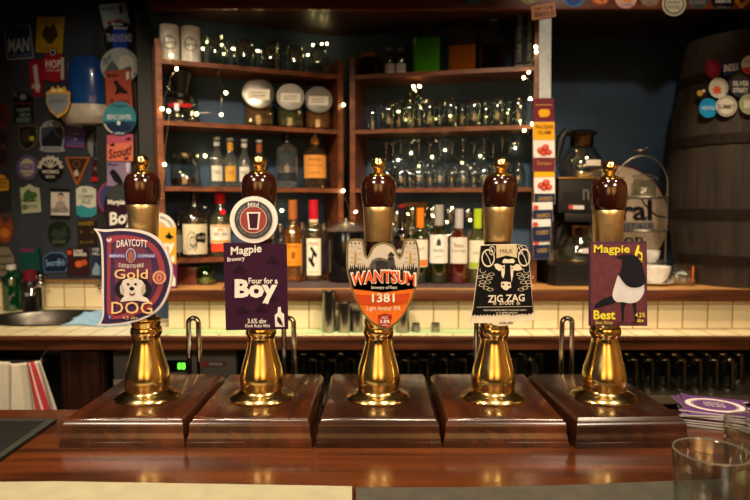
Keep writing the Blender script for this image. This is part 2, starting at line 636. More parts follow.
# ---------------------------------------------------------------- tiled worktop with its cut-out for the sink
SC = OnZ(52, 317.5, WZ)
SX, SY = 0.275, 0.185
def worktop():
    g = G()
    xm = W(165, 300, 2.6).x
    x0, x1, y0, y1 = XL + .001, xm, 2.335, 3.046
    n = 48
    zt, zb = WZ, WZ - .035
    el, bd = [], []
    for i in range(n):
        a = 2 * math.pi * i / n
        c, s_ = math.cos(a), math.sin(a)
        el.append((SC.x + SX * c, SC.y + SY * s_))
        tx = ((x1 - SC.x) / c) if c > 1e-9 else ((x0 - SC.x) / c if c < -1e-9 else 1e9)
        ty = ((y1 - SC.y) / s_) if s_ > 1e-9 else ((y0 - SC.y) / s_ if s_ < -1e-9 else 1e9)
        t = min(tx, ty)
        bd.append((SC.x + t * c, SC.y + t * s_))
    corners = [(x1, y1), (x0, y1), (x0, y0), (x1, y0)]
    for z in (zt, zb):
        vs = [(x, y, z) for x, y in el + bd] + [(x, y, z) for x, y in corners]
        fs = []
        for i in range(n):
            j = (i + 1) % n
            fs.append((i, j, n + j, n + i))
            for k, (cx, cy) in enumerate(corners):      # close the corner where the boundary turns
                a, b = bd[i], bd[j]
                if abs(a[0] - b[0]) > 1e-6 and abs(a[1] - b[1]) > 1e-6 and min(abs(a[0] - cx), abs(b[0] - cx)) < 1e-6 and min(abs(a[1] - cy), abs(b[1] - cy)) < 1e-6:
                    fs.append((n + i, n + j, 2 * n + k))
        g.add(vs, fs)
    vs = [(x, y, zt) for x, y in el] + [(x, y, zb) for x, y in el]
    g.add(vs, [(i, (i + 1) % n, n + (i + 1) % n, n + i) for i in range(n)])
    g.box(x1, XR - .002, y0, 3.046, zb, zt)
    return g
o = worktop().obj('worktop', TILE_H, origin=(0, 2.335, WZ), smooth=False)
tag(o, 'long cream tiled worktop behind the bar with a sink cut into it', 'worktop', kind='structure')
struct(G().box(XL + .002, XR - .002, 2.310, 2.334, WZ - .014, WZ + .002, b=.004).box(XL + .002, XR - .002, 2.318, 2.334, WZ - .05, WZ - .016, b=.003), 'trim_worktop_edge', TRIMWOOD, smooth=True)
xl0 = W(168, 300, 2.46).x
struct(G().box(XL + .002, W(196, 295, 3.0).x, 3.0, 3.028, WZ + .001, WZ + .125), 'wall_back_tiles', TILE_V)
struct(G().box(XL + .002, W(196, 295, 3.0).x, 2.985, 3.028, WZ + .126, WZ + .138, b=.003), 'trim_tile_cap', wood('tile_cap_wood', (110, 78, 40), (146, 108, 60), scale=(3, 40, 40)), smooth=True)
struct(G().box(XL + .001, XL + .014, 2.0, 2.984, WZ + .001, WZ + .125), 'wall_left_tiles', TILE_V)
# raised ledge: tiled riser, timber nosing, pale top
struct(G().box(xl0, XR - .002, 2.465, 3.04, WZ + .001, LZ - .045), 'wall_ledge_riser', TILE_V)
struct(G().box(xl0 - .012, XR - .002, 2.435, 2.50, LZ - .046, LZ - .0005, b=.012), 'trim_ledge_nosing', TRIMWOOD, smooth=True)
struct(G().box(xl0 - .008, XR - .002, 2.452, 3.04, LZ - .02, LZ), 'trim_ledge_top', LEDGEWOOD)
# under the worktop: back panel, floor shelf, partitions
struct(G().box(XL + .002, XR - .002, 2.93, 2.95, .1, WZ - .036), 'wall_undercounter', mat('undercounter_black', (20, 15, 12), rough=.7))
xa, xb = W(60, 370, 2.36).x, W(103, 370, 2.36).x
o = G().box(xa, xb, 2.365, 2.52, .02, WZ - .037).obj('base_cabinet', wood('base_cabinet_wood', (26, 12, 8), (48, 23, 13), scale=(30, 30, 3)), smooth=False)
tag(o, 'narrow dark brown cabinet under the worktop behind the hanging towel', 'cabinet')
g = G().box(xa + .012, xb - .012, 2.352, 2.364, .1, WZ - .06, b=.004)
g.obj('door', wood('base_door_wood', (28, 13, 8), (52, 25, 14), scale=(30, 30, 3)), parent=o)
xs0 = W(248, 380, 2.5).x
o = G().box(xs0, XR - .003, 2.40, 2.925, .615, .64).obj('undercounter_shelf', mat('worn_shelf_laminate', (96, 84, 66), rough=.5, noise=(8, .2)), smooth=False)
for x in (xs0 + .012, XR - .02, .35):
    G().box(x - .01, x + .01, 2.42, 2.92, .0, .614).obj('support', DARKWOOD, parent=o, smooth=False)
tag(o, 'worn grey shelf under the worktop holding dim pint glasses', 'shelf')

# ---------------------------------------------------------------- the bar counter in front
o = G().box(XL + .003, XR - .003, .42, .872, CZ - .04, CZ, b=.006).obj('bar_counter', BARWOOD, origin=(0, .6, CZ))
tag(o, 'polished red brown wooden bar counter carrying the five hand pumps', 'bar counter')
G().box(XL + .003, XR - .003, .50, .54, 0.0, CZ - .041).obj('front_panel', DARKWOOD, parent=o, smooth=False)

def flat_on(poly, z, h):
    pts = [OnZ(x, y, z) for x, y in poly]
    return [Vector((p.x, p.y, z + h)) for p in pts]
# bar towels along the near edge
lt = [(-60, 486), (60, 485), (180, 487), (300, 489), (352, 490), (352, 560), (-60, 560)]
o = G().prism(flat_on(lt, CZ, .004), (0, 0, -.0035)).obj('bar_towel', mat('pale_towel', (168, 162, 132), rough=.95, noise=(40, .08), bump=.15), smooth=False)
tag(o, 'pale olive bar towel along the near left edge of the counter', 'bar towel')
rt = [(356, 491), (460, 491), (560, 489), (660, 485), (760, 481), (830, 480), (830, 560), (356, 560)]
o = G().prism(flat_on(rt, CZ, .004), (0, 0, -.0035)).obj('bar_towel', mat('grey_towel', (70, 66, 57), rough=.95, noise=(60, .18), bump=.25), smooth=False)
tag(o, 'dark grey bar towel along the near right edge under the tumblers', 'bar towel')
# dark drip mat at the left
lm = [(57, 422), (-70, 421), (-70, 505), (-36, 484), (0, 462)]
o = G().prism(flat_on(lm, CZ, .004), (0, 0, -.0035)).obj('drip_mat', mat('black_rubber', (26, 25, 25), rough=.55, noise=(90, .2), bump=.2), smooth=False)
tag(o, 'black rubber drip mat with grey edge at the far left of the counter', 'drip mat')
ed = [(57, 422), (0, 462), (-36, 484), (-70, 505), (-70, 500), (-36, 480), (-6, 461), (46, 424), (-70, 424), (-70, 421)]
G().prism(flat_on(ed, CZ, .0046), (0, 0, -.0005)).obj('border', mat('mat_border_grey', (52, 52, 45), rough=.6), parent=o, smooth=False)

# ---------------------------------------------------------------- hand pumps
PUMPWOOD = wood('pump_base_wood', (28, 13, 7), (84, 40, 18), scale=(26, 3.0, 26), rough=0.24, coat=0.3, bump=0.03)
PUMPDARK = wood('pump_base_dark_wood', (26, 12, 8), (58, 27, 14), scale=(26, 3.0, 26), rough=0.24, coat=0.3, bump=0.03)
GRIPWOOD = wood('lacquered_grip_wood', (34, 11, 6), (60, 22, 11), scale=(30, 30, 4), rough=0.12, coat=1.0, bump=0)
SHAFTWOOD = wood('handle_shaft_wood', (30, 12, 8), (52, 20, 11), scale=(30, 30, 4), rough=0.2, coat=0.6)
YP = 0.816
def zp(py, Y=YP):
    return W(378, py, Y).z
def smooth_prof(pts, k=4):
    out = []
    n = len(pts)
    for i in range(n - 1):
        p0 = pts[max(i - 1, 0)]; p1 = pts[i]; p2 = pts[i + 1]; p3 = pts[min(i + 2, n - 1)]
        for j in range(k):
            t = j / k
            q = []
            for a in (0, 1):
                q.append(0.5 * (2 * p1[a] + (p2[a] - p0[a]) * t + (2 * p0[a] - 5 * p1[a] + 4 * p2[a] - p3[a]) * t * t + (-p0[a] + 3 * p1[a] - 3 * p2[a] + p3[a]) * t ** 3))
            out.append((max(q[0], 1e-4), q[1]))
    out.append(pts[-1])
    return out
def pump(cx, label, woodm, lean=0.0, dz=0.0, yaw=0.0, spout_dx=0.013, wk=1.0):
    root = thing('beer_pump', label, 'beer pump', (cx, YP, CZ), 'hand pumps along the bar')
    R = Matrix.Translation((cx, YP, 0)) @ Matrix.Rotation(yaw, 4, 'Z') @ Matrix.Translation((-cx, -YP, 0))
    # base: stacked rectangular loops
    loops = [(0, 0), (.006, 0), (.0065, .0015), (.011, .0015), (.014, .0035), (.019, .004), (.024, .0042), (.028, .0055), (.0305, .009), (.0335, .0115), (.0345, .014)]
    g = G()
    vs, fs = [], []
    y0, y1 = .727 - YP, .943 - YP
    for z, i in loops:
        for x, y in ((-.0755 + i * .62, y0 + i), (.0755 - i * .62, y0 + i), (.0755 - i * .62, y1 - i), (-.0755 + i * .62, y1 - i)):
            vs.append((cx + x * wk, YP + y, CZ + z + .0003))
    for k in range(len(loops) - 1):
        for i in range(4):
            j = (i + 1) % 4
            fs.append((k * 4 + i, k * 4 + j, k * 4 + 4 + j, k * 4 + 4 + i))
    fs.append((0, 3, 2, 1))
    k = (len(loops) - 1) * 4
    fs.append((k, k + 1, k + 2, k + 3))
    g.add(vs, fs).tf(R)
    g.obj('base', woodm, parent=root, ang=40)
    zt = CZ + .0348
    c = (cx, YP, 0)
    G().lathe([(0, zt), (.0415, zt), (.0425, zt + .002), (.0405, zt + .0045), (.034, zt + .008), (.029, zt + .0105), (.0275, zt + .0125), (0, zt + .013)], c, 48).obj('flange', BRASS, parent=root)
    zb = zt + .013
    prof = [(.0262, zb), (.0278, zp(388)), (.0288, zp(382)), (.0288, zp(376)), (.0268, zp(368)), (.0232, zp(359)), (.0198, zp(350)), (.0176, zp(342)), (.0172, zp(337))]
    prof = smooth_prof(prof, 4) + [(.0185, zp(335.5)), (.0200, zp(333)), (.0203, zp(330)), (.0195, zp(327.5)), (.0178, zp(326.5)), (.0182, zp(324)), (.0196, zp(321)), (.0190, zp(318.5)), (.0165, zp(317)), (0, zp(316.8))]
    G().lathe([(0, zb)] + prof, c, 48).obj('body', BRASS, parent=root)
    def lean_tf(g):
        z0 = zp(320)
        for v in g.v:
            k = max(0, (v.z - z0))
            v.x += k * math.tan(lean)
            v.z += dz * min(1, k / .05)
        return g
    lean_tf(G().lathe([(0, zp(316.7)), (.0135, zp(316.6)), (.0148, zp(300)), (.0165, zp(270)), (.0172, zp(241.4)), (0, zp(241.3))], c, 36)).obj('handle_shaft', SHAFTWOOD, parent=root)
    lean_tf(G().lathe([(0, zp(241.2)), (.0176, zp(241.2)), (.0181, zp(240)), (.0200, zp(212)), (.0206, zp(208)), (.0200, zp(207)), (0, zp(207))], c, 40)).obj('ferrule', BRASS_SATIN, parent=root)
    gp = smooth_prof([(.0205, zp(206.8)), (.0218, zp(203)), (.0228, zp(195)), (.0229, zp(188)), (.0218, zp(182)), (.0185, zp(177.5)), (.0125, zp(175.2))], 4)
    lean_tf(G().lathe([(0, zp(206.9))] + gp + [(0, zp(175))], c, 44)).obj('grip', GRIPWOOD, parent=root)
    zk = zp(164.5)
    ball = [(.0100 * math.sin(math.pi * t / 12), zk - .0100 * math.cos(math.pi * t / 12)) for t in range(3, 13)]
    ball[-1] = (0, ball[-1][1])
    lean_tf(G().lathe([(0, zp(176.3)), (.0135, zp(176.2)), (.0138, zp(174.6)), (.0115, zp(173.6)), (.0085, zp(172.8)), (.0062, zp(171.5))] + ball, c, 32)).obj('knob', BRASS, parent=root)
    # swan-neck spout and cylinder on the serving side
    sx, sy = cx + spout_dx, .985
    ztop = zp(323, .985)
    pts = [(sx - .008, sy, CZ - .10), (sx - .008, sy, ztop)]
    for i in range(1, 8):
        a = math.pi - math.pi * i / 8
        pts.append((sx + .008 * math.cos(a), sy, ztop + .008 * math.sin(a)))
    pts += [(sx + .008, sy, ztop), (sx + .008, sy, CZ - .16)]
    G().tube(pts, .0040, 10).obj('spout', CHROME, parent=root)
    G().lathe([(0, CZ - .22), (.026, CZ - .22), (.026, CZ - .06), (.02, CZ - .045), (0, CZ - .045)], (cx, .945, 0), 24).box(cx - .02, sx + .012, .93, .995, CZ - .12, CZ - .07).box(cx - .016, cx + .016, .885, .94, CZ - .05, CZ + .0002).obj('cylinder', mat('dull_cylinder_metal', (90, 88, 82), rough=.4, metal=1.0), parent=root)
    # bracket that the clip slots on to
    G().box(cx - .007 , cx + .007, .7892, .803, zp(300), zp(288)).obj('clip_bracket', BRASS_SATIN, parent=root, smooth=False)
    return root
pump(-.3045, 'leftmost hand pump, brown base and brass neck, behind the D-shaped dog clip', PUMPWOOD, dz=.003)
pump(-.1515, 'hand pump behind the tall plum rectangle with a white disc on top', PUMPWOOD, dz=.003)
pump(.0045, 'middle hand pump on the darkest base, behind the orange castle-topped shield', PUMPDARK)
pump(.1580, 'hand pump behind the black cow clip, its handle leaning slightly right', PUMPWOOD, lean=math.radians(1.8))
pump(.3065, 'rightmost hand pump with skewed base, behind the black and white bird clip', PUMPDARK, dz=-.004, yaw=math.radians(2.5), spout_dx=0.002, wk=.93)

# ================================================================== pump clips on the hand pumps
YC = 0.785
def sc_(ox, oy, s):
    return lambda *a: [(ox + x / s, oy + y / s) for x, y in a]
INKW = P(226, 222, 212); INKK = P(16, 15, 17); GOLD = P(206, 164, 100); PLUM = P(52, 22, 46)

# --- D shaped golden dog clip
q = sc_(85, 222, 4.75)
outer = q((40, 32), (95, 36), (160, 32), (230, 36), (300, 52), (350, 84), (388, 135), (410, 200), (415, 255), (402, 320), (375, 385), (335, 430), (270, 465), (190, 485), (110, 493), (52, 492), (72, 470), (82, 440), (80, 360), (80, 260), (78, 160), (74, 100), (60, 58))
p = Plate('pump_clip', 'D-shaped purple pump clip with a pale dog portrait and gold lettering', 'pump clip', curve2(outer), P(214, 208, 208), YC, group='clips on the hand pumps')
cc = q((235, 260))[0]
def inset2(poly, k, c):
    return [(c[0] + (x - c[0]) * (1 - k), c[1] + (y - c[1]) * (1 - k)) for x, y in poly]
in1 = q((62, 42), (100, 47), (160, 42), (230, 46), (295, 62), (343, 92), (378, 140), (400, 202), (404, 255), (392, 316), (366, 378), (328, 421), (266, 455), (188, 475), (110, 483), (76, 482), (88, 455), (92, 430), (91, 360), (91, 260), (89, 160), (85, 100), (76, 64))
p.poly(curve2(in1), P(52, 40, 74), 1)
in2 = q((108, 70), (160, 62), (230, 66), (288, 82), (330, 110), (360, 152), (378, 205), (382, 255), (370, 312), (346, 366), (312, 405), (258, 436), (188, 456), (120, 462), (106, 420), (106, 300))
p.poly(curve2(in2), P(146, 62, 72), 2)
in3 = q((128, 100), (170, 82), (230, 86), (278, 102), (314, 130), (338, 166), (352, 212), (355, 255), (345, 306), (324, 352), (294, 386), (250, 412), (190, 430), (128, 436), (122, 300))
p.poly(curve2(in3), P(66, 46, 78), 3)
p.poly(q((140, 110), (190, 96), (240, 104), (290, 130), (318, 180), (326, 250), (318, 310), (290, 360), (240, 392), (150, 404)), P(104, 52, 74), 4)
p.text('DRAYCOTT', *q((155, 88))[0], *q((300, 122))[0], P(232, 226, 226), 6, arch=1.6, bold=.01)
p.poly(q((112, 150), (346, 150), (334, 160), (346, 170), (112, 170), (124, 160)), P(84, 84, 150), 5)
p.text('BREWING', *q((122, 154))[0], *q((192, 167))[0], P(226, 222, 240), 7)
p.text('COMPANY', *q((258, 154))[0], *q((338, 167))[0], P(226, 222, 240), 7)
p.poly(circ(*q((222, 158))[0], 4.8, 7.2), P(190, 186, 206), 6).poly(circ(*q((222, 158))[0], 3.9, 6.2), P(70, 60, 100), 7)
p.poly(q((210, 186), (210, 150), (222, 130), (236, 150), (236, 186)), P(150, 96, 84), 8)
p.text('DERBYSHIRE', *q((165, 194))[0], *q((284, 212))[0], P(222, 214, 214), 6, arch=-1.2)
p.text('Gold', *q((145, 222))[0], *q((304, 268))[0], P(224, 190, 134), 9, bold=.01)
c0 = q((357, 262))[0]
p.ring(*c0, 4.6, 6.9, P(206, 146, 120), 6).poly(circ(*c0, 4.4), P(170, 84, 74), 5).ring(*c0, 1.5, 2.6, P(206, 146, 120), 7, ry=1.4)
p.poly(circ(*q((232, 318))[0], 18.5, 12.8), P(34, 30, 38), 5)
fur = P(214, 208, 200)
p.poly(q((186, 275), (215, 264), (250, 266), (276, 278), (290, 300), (292, 330), (276, 350), (300, 360), (312, 378), (280, 376), (250, 372), (205, 374), (172, 378), (180, 362), (192, 350), (174, 338), (170, 308)), fur, 6)
p.poly(q((180, 288), (174, 310), (176, 338), (190, 346), (194, 320)), P(180, 172, 164), 7).poly(q((284, 288), (290, 310), (288, 338), (274, 346), (268, 320)), P(180, 172, 164), 7)
p.poly(circ(*q((210, 294))[0], 1.3), INKK, 8).poly(circ(*q((246, 294))[0], 1.3), INKK, 8).poly(circ(*q((228, 314))[0], 2.4, 1.9), INKK, 8)
p.poly(q((214, 332), (228, 342), (244, 332), (240, 344), (228, 350), (218, 344)), P(110, 60, 64), 8)
p.text('DOG', *q((132, 376))[0], *q((326, 434))[0], P(224, 190, 134), 9, bold=.005)
p.text('4.5 abv', *q((182, 444))[0], *q((256, 460))[0], P(214, 180, 140), 6)
p.poly(q((116, 442), (130, 442), (130, 456), (116, 456)), P(66, 96, 170), 6).text('f', *q((121, 444))[0], *q((126, 455))[0], INKW, 7)
p.poly(q((106, 76), (116, 82), (128, 74), (132, 84), (122, 96), (108, 92)), P(220, 190, 200), 5)
p.done()

# --- mild: white disc over a plum rectangle
q = sc_(190, 190, 3.571)
p = Plate('pump_clip', 'tall plum rectangular pump clip with white lettering below a white ringed disc', 'pump clip', q((119, 188), (344, 192), (350, 497), (128, 501)), PLUM, YC, group='clips on the hand pumps')
c0 = q((228, 106))[0]
hd = G()
fr = [p.at(x, y, 2) for x, y in circ(*c0, 23.8, 23.4, 48)]
hd.prism(fr, (0, .004, 0)).obj('disc', P(228, 224, 216), parent=p.o, smooth=False)
p.poly(circ(*c0, 19.0, n=40), P(70, 68, 70), 4).poly(circ(*c0, 13.2, n=40), P(148, 66, 58), 5).ring(*c0, 12.8, 13.6, P(196, 170, 160), 6)
p.poly(q((204, 79), (253, 79), (246, 141), (211, 141)), P(232, 226, 218), 6).poly(q((211, 84), (246, 84), (241, 136), (216, 136)), P(58, 26, 46), 7)
p.text('Mild', *q((208, 45))[0], *q((246, 63))[0], INKW, 5, bold=.01)
p.circtext('ruby dark smooth malt notes', *c0, 14.8, 2.2, 205, 335, P(150, 146, 146), 5, flip=True)
p.circtext('full flavour', *c0, 14.8, 2.2, 180, 120, P(150, 146, 146), 5).circtext('light roast', *c0, 14.8, 2.2, 60, 0, P(150, 146, 146), 5)
p.text('Magpie', *q((146, 198))[0], *q((256, 236))[0], INKW, 2, slope=-3.2, bold=.02)
p.text('Brewery', *q((134, 238))[0], *q((196, 258))[0], INKW, 2, slope=-1.6, bold=.01)
p.text('Four for a', *q((210, 313))[0], *q((314, 334))[0], INKW, 3, bold=.02)
p.text('Boy', *q((160, 318))[0], *q((312, 404))[0], INKW, 2, bold=.045)
p.text('3.6% abv', *q((206, 458))[0], *q((273, 476))[0], INKW, 2, bold=.015)
p.text('Dark Ruby Mild', *q((198, 479))[0], *q((285, 493))[0], INKW, 2, bold=.01)
p.poly(q((305, 488), (303, 446), (313, 438), (315, 418), (324, 416), (326, 436), (336, 442), (338, 488)), INKW, 2).poly(q((312, 450), (322, 456), (330, 474), (334, 486), (320, 478), (312, 466)), PLUM, 3)
bird_ = P(36, 16, 33)
for bx, by in ((296, 250), (180, 285), (190, 430), (255, 425), (290, 385)):
    p.poly(q((bx - 32, by + 6), (bx - 12, by - 6), (bx - 2, by - 22), (bx + 10, by - 4), (bx + 30, by + 4), (bx + 8, by + 12), (bx - 10, by + 14)), bird_, 1)
p.poly(q((270, 402), (284, 396), (278, 408)), INKW, 3)
p.done()

# --- orange shield with castle towers
q = sc_(330, 200, 3.571)
outer = q((58, 190), (60, 158), (66, 142), (92, 138), (118, 141), (122, 160), (128, 194), (134, 202), (140, 190), (150, 168), (170, 155), (192, 151), (214, 156), (232, 170), (243, 194), (249, 203), (255, 190), (260, 160), (264, 141), (290, 138), (308, 142), (315, 162), (320, 200), (321, 240), (314, 290), (298, 345), (272, 400), (240, 440), (200, 467), (150, 442), (112, 400), (84, 345), (68, 290), (58, 240))
p = Plate('pump_clip', 'orange and white shield pump clip with two castle towers on top', 'pump clip', curve2(outer, 3), P(122, 106, 70), YC, group='clips on the hand pumps')
inn = q((66, 192), (67, 160), (72, 149), (92, 146), (112, 149), (115, 165), (121, 198), (134, 212), (147, 194), (157, 174), (173, 162), (192, 158), (210, 163), (226, 176), (237, 198), (249, 213), (261, 196), (267, 165), (270, 149), (290, 146), (302, 149), (308, 164), (313, 200), (314, 240), (307, 288))
low = q((292, 343), (267, 396), (236, 434), (200, 458), (153, 435), (117, 396), (91, 343), (75, 288), (66, 240))
p.poly(curve2(inn + low, 3), P(196, 186, 168), 1)
p.poly(q((75, 290), (82, 318), (190, 330), (300, 316), (306, 290), (292, 343), (267, 396), (236, 434), (200, 458), (153, 435), (117, 396), (91, 343)), P(224, 112, 34), 3)
gr = [(66, 250)]
random.seed(3)
for x in range(70, 314, 7):
    gr += [(x, 246 + random.uniform(-4, 8)), (x + 3, 228 + random.uniform(-8, 10))]
gr += [(312, 250), (304, 312), (190, 328), (82, 318)]
p.poly(q(*gr), P(44, 42, 38), 2)
for cx in (91, 287):
    p.poly(q((cx - 3, 228), (cx - 4, 196), (cx, 178), (cx + 4, 196), (cx + 3, 228)), P(180, 140, 66), 3)
    for yy in (166, 186, 206, 222):
        p.line(q((cx - 20, yy), (cx - 8, yy)), .5, P(120, 112, 98), 3).line(q((cx + 9, yy + 6), (cx + 20, yy + 6)), .5, P(120, 112, 98), 3)
    for xx in (-18, -4, 10):
        p.poly(q((cx + xx, 150), (cx + xx + 7, 150), (cx + xx + 7, 158), (cx + xx, 158)), P(120, 112, 98), 3)
ink = P(52, 48, 46)
p.poly(q((150, 246), (158, 222), (176, 206), (196, 212), (206, 222), (224, 222), (232, 246), (205, 240), (186, 248)), ink, 3)
p.poly(circ(*q((217, 200))[0], 2.6, 3.2), P(90, 76, 68), 4).poly(q((206, 196), (217, 184), (230, 194), (228, 200)), P(40, 38, 40), 5)
p.poly(q((206, 206), (228, 206), (234, 240), (204, 240)), P(66, 62, 60), 4).poly(q((156, 210), (176, 204), (206, 212), (204, 220), (176, 214), (158, 220)), P(98, 92, 86), 5)
p.poly(q((140, 244), (150, 214), (160, 214), (166, 246)), P(86, 80, 74), 4)
p.text('WANTSUM', *q((72, 258))[0], *q((308, 309))[0], P(240, 232, 216), 5, arch=3.2, bold=.06)
p.text('WANTSUM', *q((78, 263))[0], *q((302, 305))[0], P(216, 84, 34), 7, arch=3.2, bold=.025)
p.text('brewery of Kent', *q((148, 305))[0], *q((240, 320))[0], P(230, 224, 210), 6)
p.poly(q((92, 336), (190, 342), (284, 330), (278, 366), (190, 378), (102, 372)), P(190, 72, 26), 5)
p.text('1381', *q((150, 332))[0], *q((230, 364))[0], P(240, 230, 206), 7, bold=.02)
p.text('Light Amber IPA', *q((131, 377))[0], *q((252, 399))[0], P(244, 222, 190), 5)
p.poly(q((170, 410), (196, 404), (222, 410), (216, 440), (196, 458), (174, 440)), P(158, 44, 30), 5)
p.text('ALC', *q((184, 413))[0], *q((208, 423))[0], INKW, 6)
p.text('3.8%', *q((178, 426))[0], *q((214, 438))[0], INKW, 6, bold=.02)
p.text('VOL', *q((185, 441))[0], *q((208, 449))[0], INKW, 6)
p.done()

# --- black cow clip
q = sc_(460, 225, 5.0)
CREAM = P(224, 212, 186)
outer = q((106, 100), (180, 98), (282, 96), (330, 104), (338, 120), (350, 220), (368, 440), (372, 476), (270, 480), (262, 500), (200, 505), (165, 498), (158, 490), (54, 490), (62, 440), (90, 220), (102, 116))
p = Plate('pump_clip', 'black flared pump clip with a white cow face and ragged cream hem', 'pump clip', outer, CREAM, YC, group='clips on the hand pumps')
hem = [(366, 436)]
for i, x in enumerate(range(360, 60, -8)):
    hem.append((x, 446 + (x - 60) * -.02 + (10 if i % 2 else 0) + random.uniform(-3, 3)))
p.poly(q((104, 104), (180, 100), (282, 99), (328, 106), (336, 122), (347, 220), *hem, (60, 444), (66, 420), (92, 220)), P(17, 17, 18), 1)
p.poly(q((180, 100), (282, 98), (284, 164), (232, 152), (182, 166)), P(206, 190, 150), 2)
p.text('MILK', *q((200, 120))[0], *q((264, 140))[0], P(60, 52, 40), 3)
p.poly(q((212, 178), (222, 168), (240, 172), (262, 168), (274, 178), (268, 190), (212, 190)), CREAM, 3)
p.poly(q((168, 196), (186, 192), (208, 202), (216, 218), (196, 230), (178, 218)), CREAM, 3).poly(q((312, 222), (298, 198), (282, 194), (262, 206), (262, 226), (290, 228)), CREAM, 3)
p.poly(q((204, 206), (222, 198), (222, 240), (214, 268), (206, 250)), CREAM, 4).poly(q((250, 200), (266, 208), (264, 250), (256, 286), (252, 244)), CREAM, 4)
p.poly(q((204, 284), (228, 282), (252, 286), (254, 312), (240, 318), (234, 326), (218, 322), (204, 308)), CREAM, 4)
p.poly(circ(*q((214, 296))[0], 1.2, .9), INKK, 5).poly(circ(*q((243, 298))[0], 1.2, .9), INKK, 5).poly(circ(*q((215, 212))[0], .8), INKK, 5).poly(circ(*q((258, 216))[0], .8), INKK, 5)
for (x, y, rx, ry) in ((140, 165, 6.6, 9), (160, 128, 3, 4.6), (320, 162, 6.2, 9), (300, 126, 3, 4.2)):
    c0 = q((x, y))[0]
    p.ring(*c0, rx * .84, rx, CREAM, 2, ry=ry / rx).line([(c0[0] - rx * .5, c0[1] - ry * .7), (c0[0] + rx * .1, c0[1]), (c0[0] + rx * .4, c0[1] + ry * .7)], .7, CREAM, 2)
for sx, m_ in ((132, 1), (322, -1)):
    for k, (dx, dy) in enumerate(((-30, -10), (-8, -16), (14, -4), (-20, 14), (6, 16), (24, -24), (-2, 44), (18, 52), (-24, 30))):
        c0 = q((sx + m_ * dx, 270 + dy))[0]
        p.ring(*c0, 2.6, 3.2, CREAM, 2, ry=.5, n=14)
for sx in (108, 345):
    c0 = q((sx + (6 if sx < 200 else -14), 225))[0]
    p.ring(*c0, 2.6, 3.3, P(170, 160, 140), 2, a0=150, a1=350)
p.text('ZIG ZAG', *q((138, 347))[0], *q((322, 384))[0], CREAM, 3, slope=-1.4, bold=.02)
p.text('STOUT', *q((196, 381))[0], *q((270, 398))[0], CREAM, 3, bold=.03)
for x in (172, 290):
    p.poly(circ(*q((x, 391))[0], 1.9, 1.5), P(170, 160, 140), 3)
p.line(q((82, 410), (358, 406)), .5, P(190, 180, 160), 3)
p.text('RICH ROASTED MALT FLAVOUR WITH', *q((118, 421))[0], *q((330, 429))[0], P(190, 180, 160), 3, bold=.03)
p.text('A COFFEE FINISH', *q((178, 434))[0], *q((286, 442))[0], P(190, 180, 160), 3, bold=.03)
p.text('4.5% ABV', *q((196, 483))[0], *q((268, 494))[0], P(80, 70, 54), 3, bold=.03)
p.done()

# --- magpie best
q = sc_(570, 200, 3.336)
YEL = P(222, 208, 62)
p = Plate('pump_clip', 'maroon square-cornered pump clip showing a black and white bird', 'pump clip', q((66, 141), (256, 138), (258, 420), (65, 420)), P(72, 44, 70), YC, group='clips on the hand pumps')
p.poly(q((70, 146), (252, 144), (254, 416), (69, 416)), mat('ink_mottled_maroon', (92, 40, 50), rough=.5, noise=(120, .3)), 1)
p.text('Magpie', *q((78, 149))[0], *q((198, 184))[0], YEL, 3, bold=.02)
p.poly(q((216, 196), (214, 178), (224, 150), (230, 152), (228, 170), (240, 176), (240, 200), (220, 202)), YEL, 3).poly(q((220, 190), (226, 176), (236, 184), (234, 196)), P(90, 50, 60), 4).line(q((220, 205), (242, 205)), .7, YEL, 3)
BK = P(26, 27, 34)
p.poly(curve2(q((84, 348), (110, 330), (146, 318), (160, 326), (150, 342), (120, 352), (80, 362))), BK, 2)
p.poly(curve2(q((152, 270), (158, 250), (170, 262), (200, 290), (246, 282), (244, 310), (226, 336), (200, 344), (176, 340), (152, 338), (140, 316))), P(206, 204, 204), 3)
p.poly(curve2(q((168, 184), (200, 182), (220, 188), (236, 208), (246, 246), (250, 272), (238, 286), (214, 292), (190, 286), (172, 268), (164, 250), (172, 222), (174, 200), (150, 190))), BK, 4)
p.poly(q((168, 338), (186, 340), (180, 360), (178, 404), (172, 404), (170, 362)), BK, 2).poly(q((204, 342), (218, 338), (220, 360), (222, 404), (216, 404), (212, 362)), BK, 2)
p.line(q((158, 408), (192, 410)), .8, BK, 2).line(q((202, 408), (234, 410)), .8, BK, 2)
p.text('Best', *q((77, 367))[0], *q((150, 398))[0], YEL, 3, bold=.03)
p.text('Best Bitter', *q((84, 402))[0], *q((143, 414))[0], P(190, 176, 70), 3, bold=.01)
p.text('4.2%', *q((216, 375))[0], *q((249, 390))[0], YEL, 3, bold=.01).text('abv', *q((222, 394))[0], *q((245, 407))[0], YEL, 3, bold=.01)
p.done()

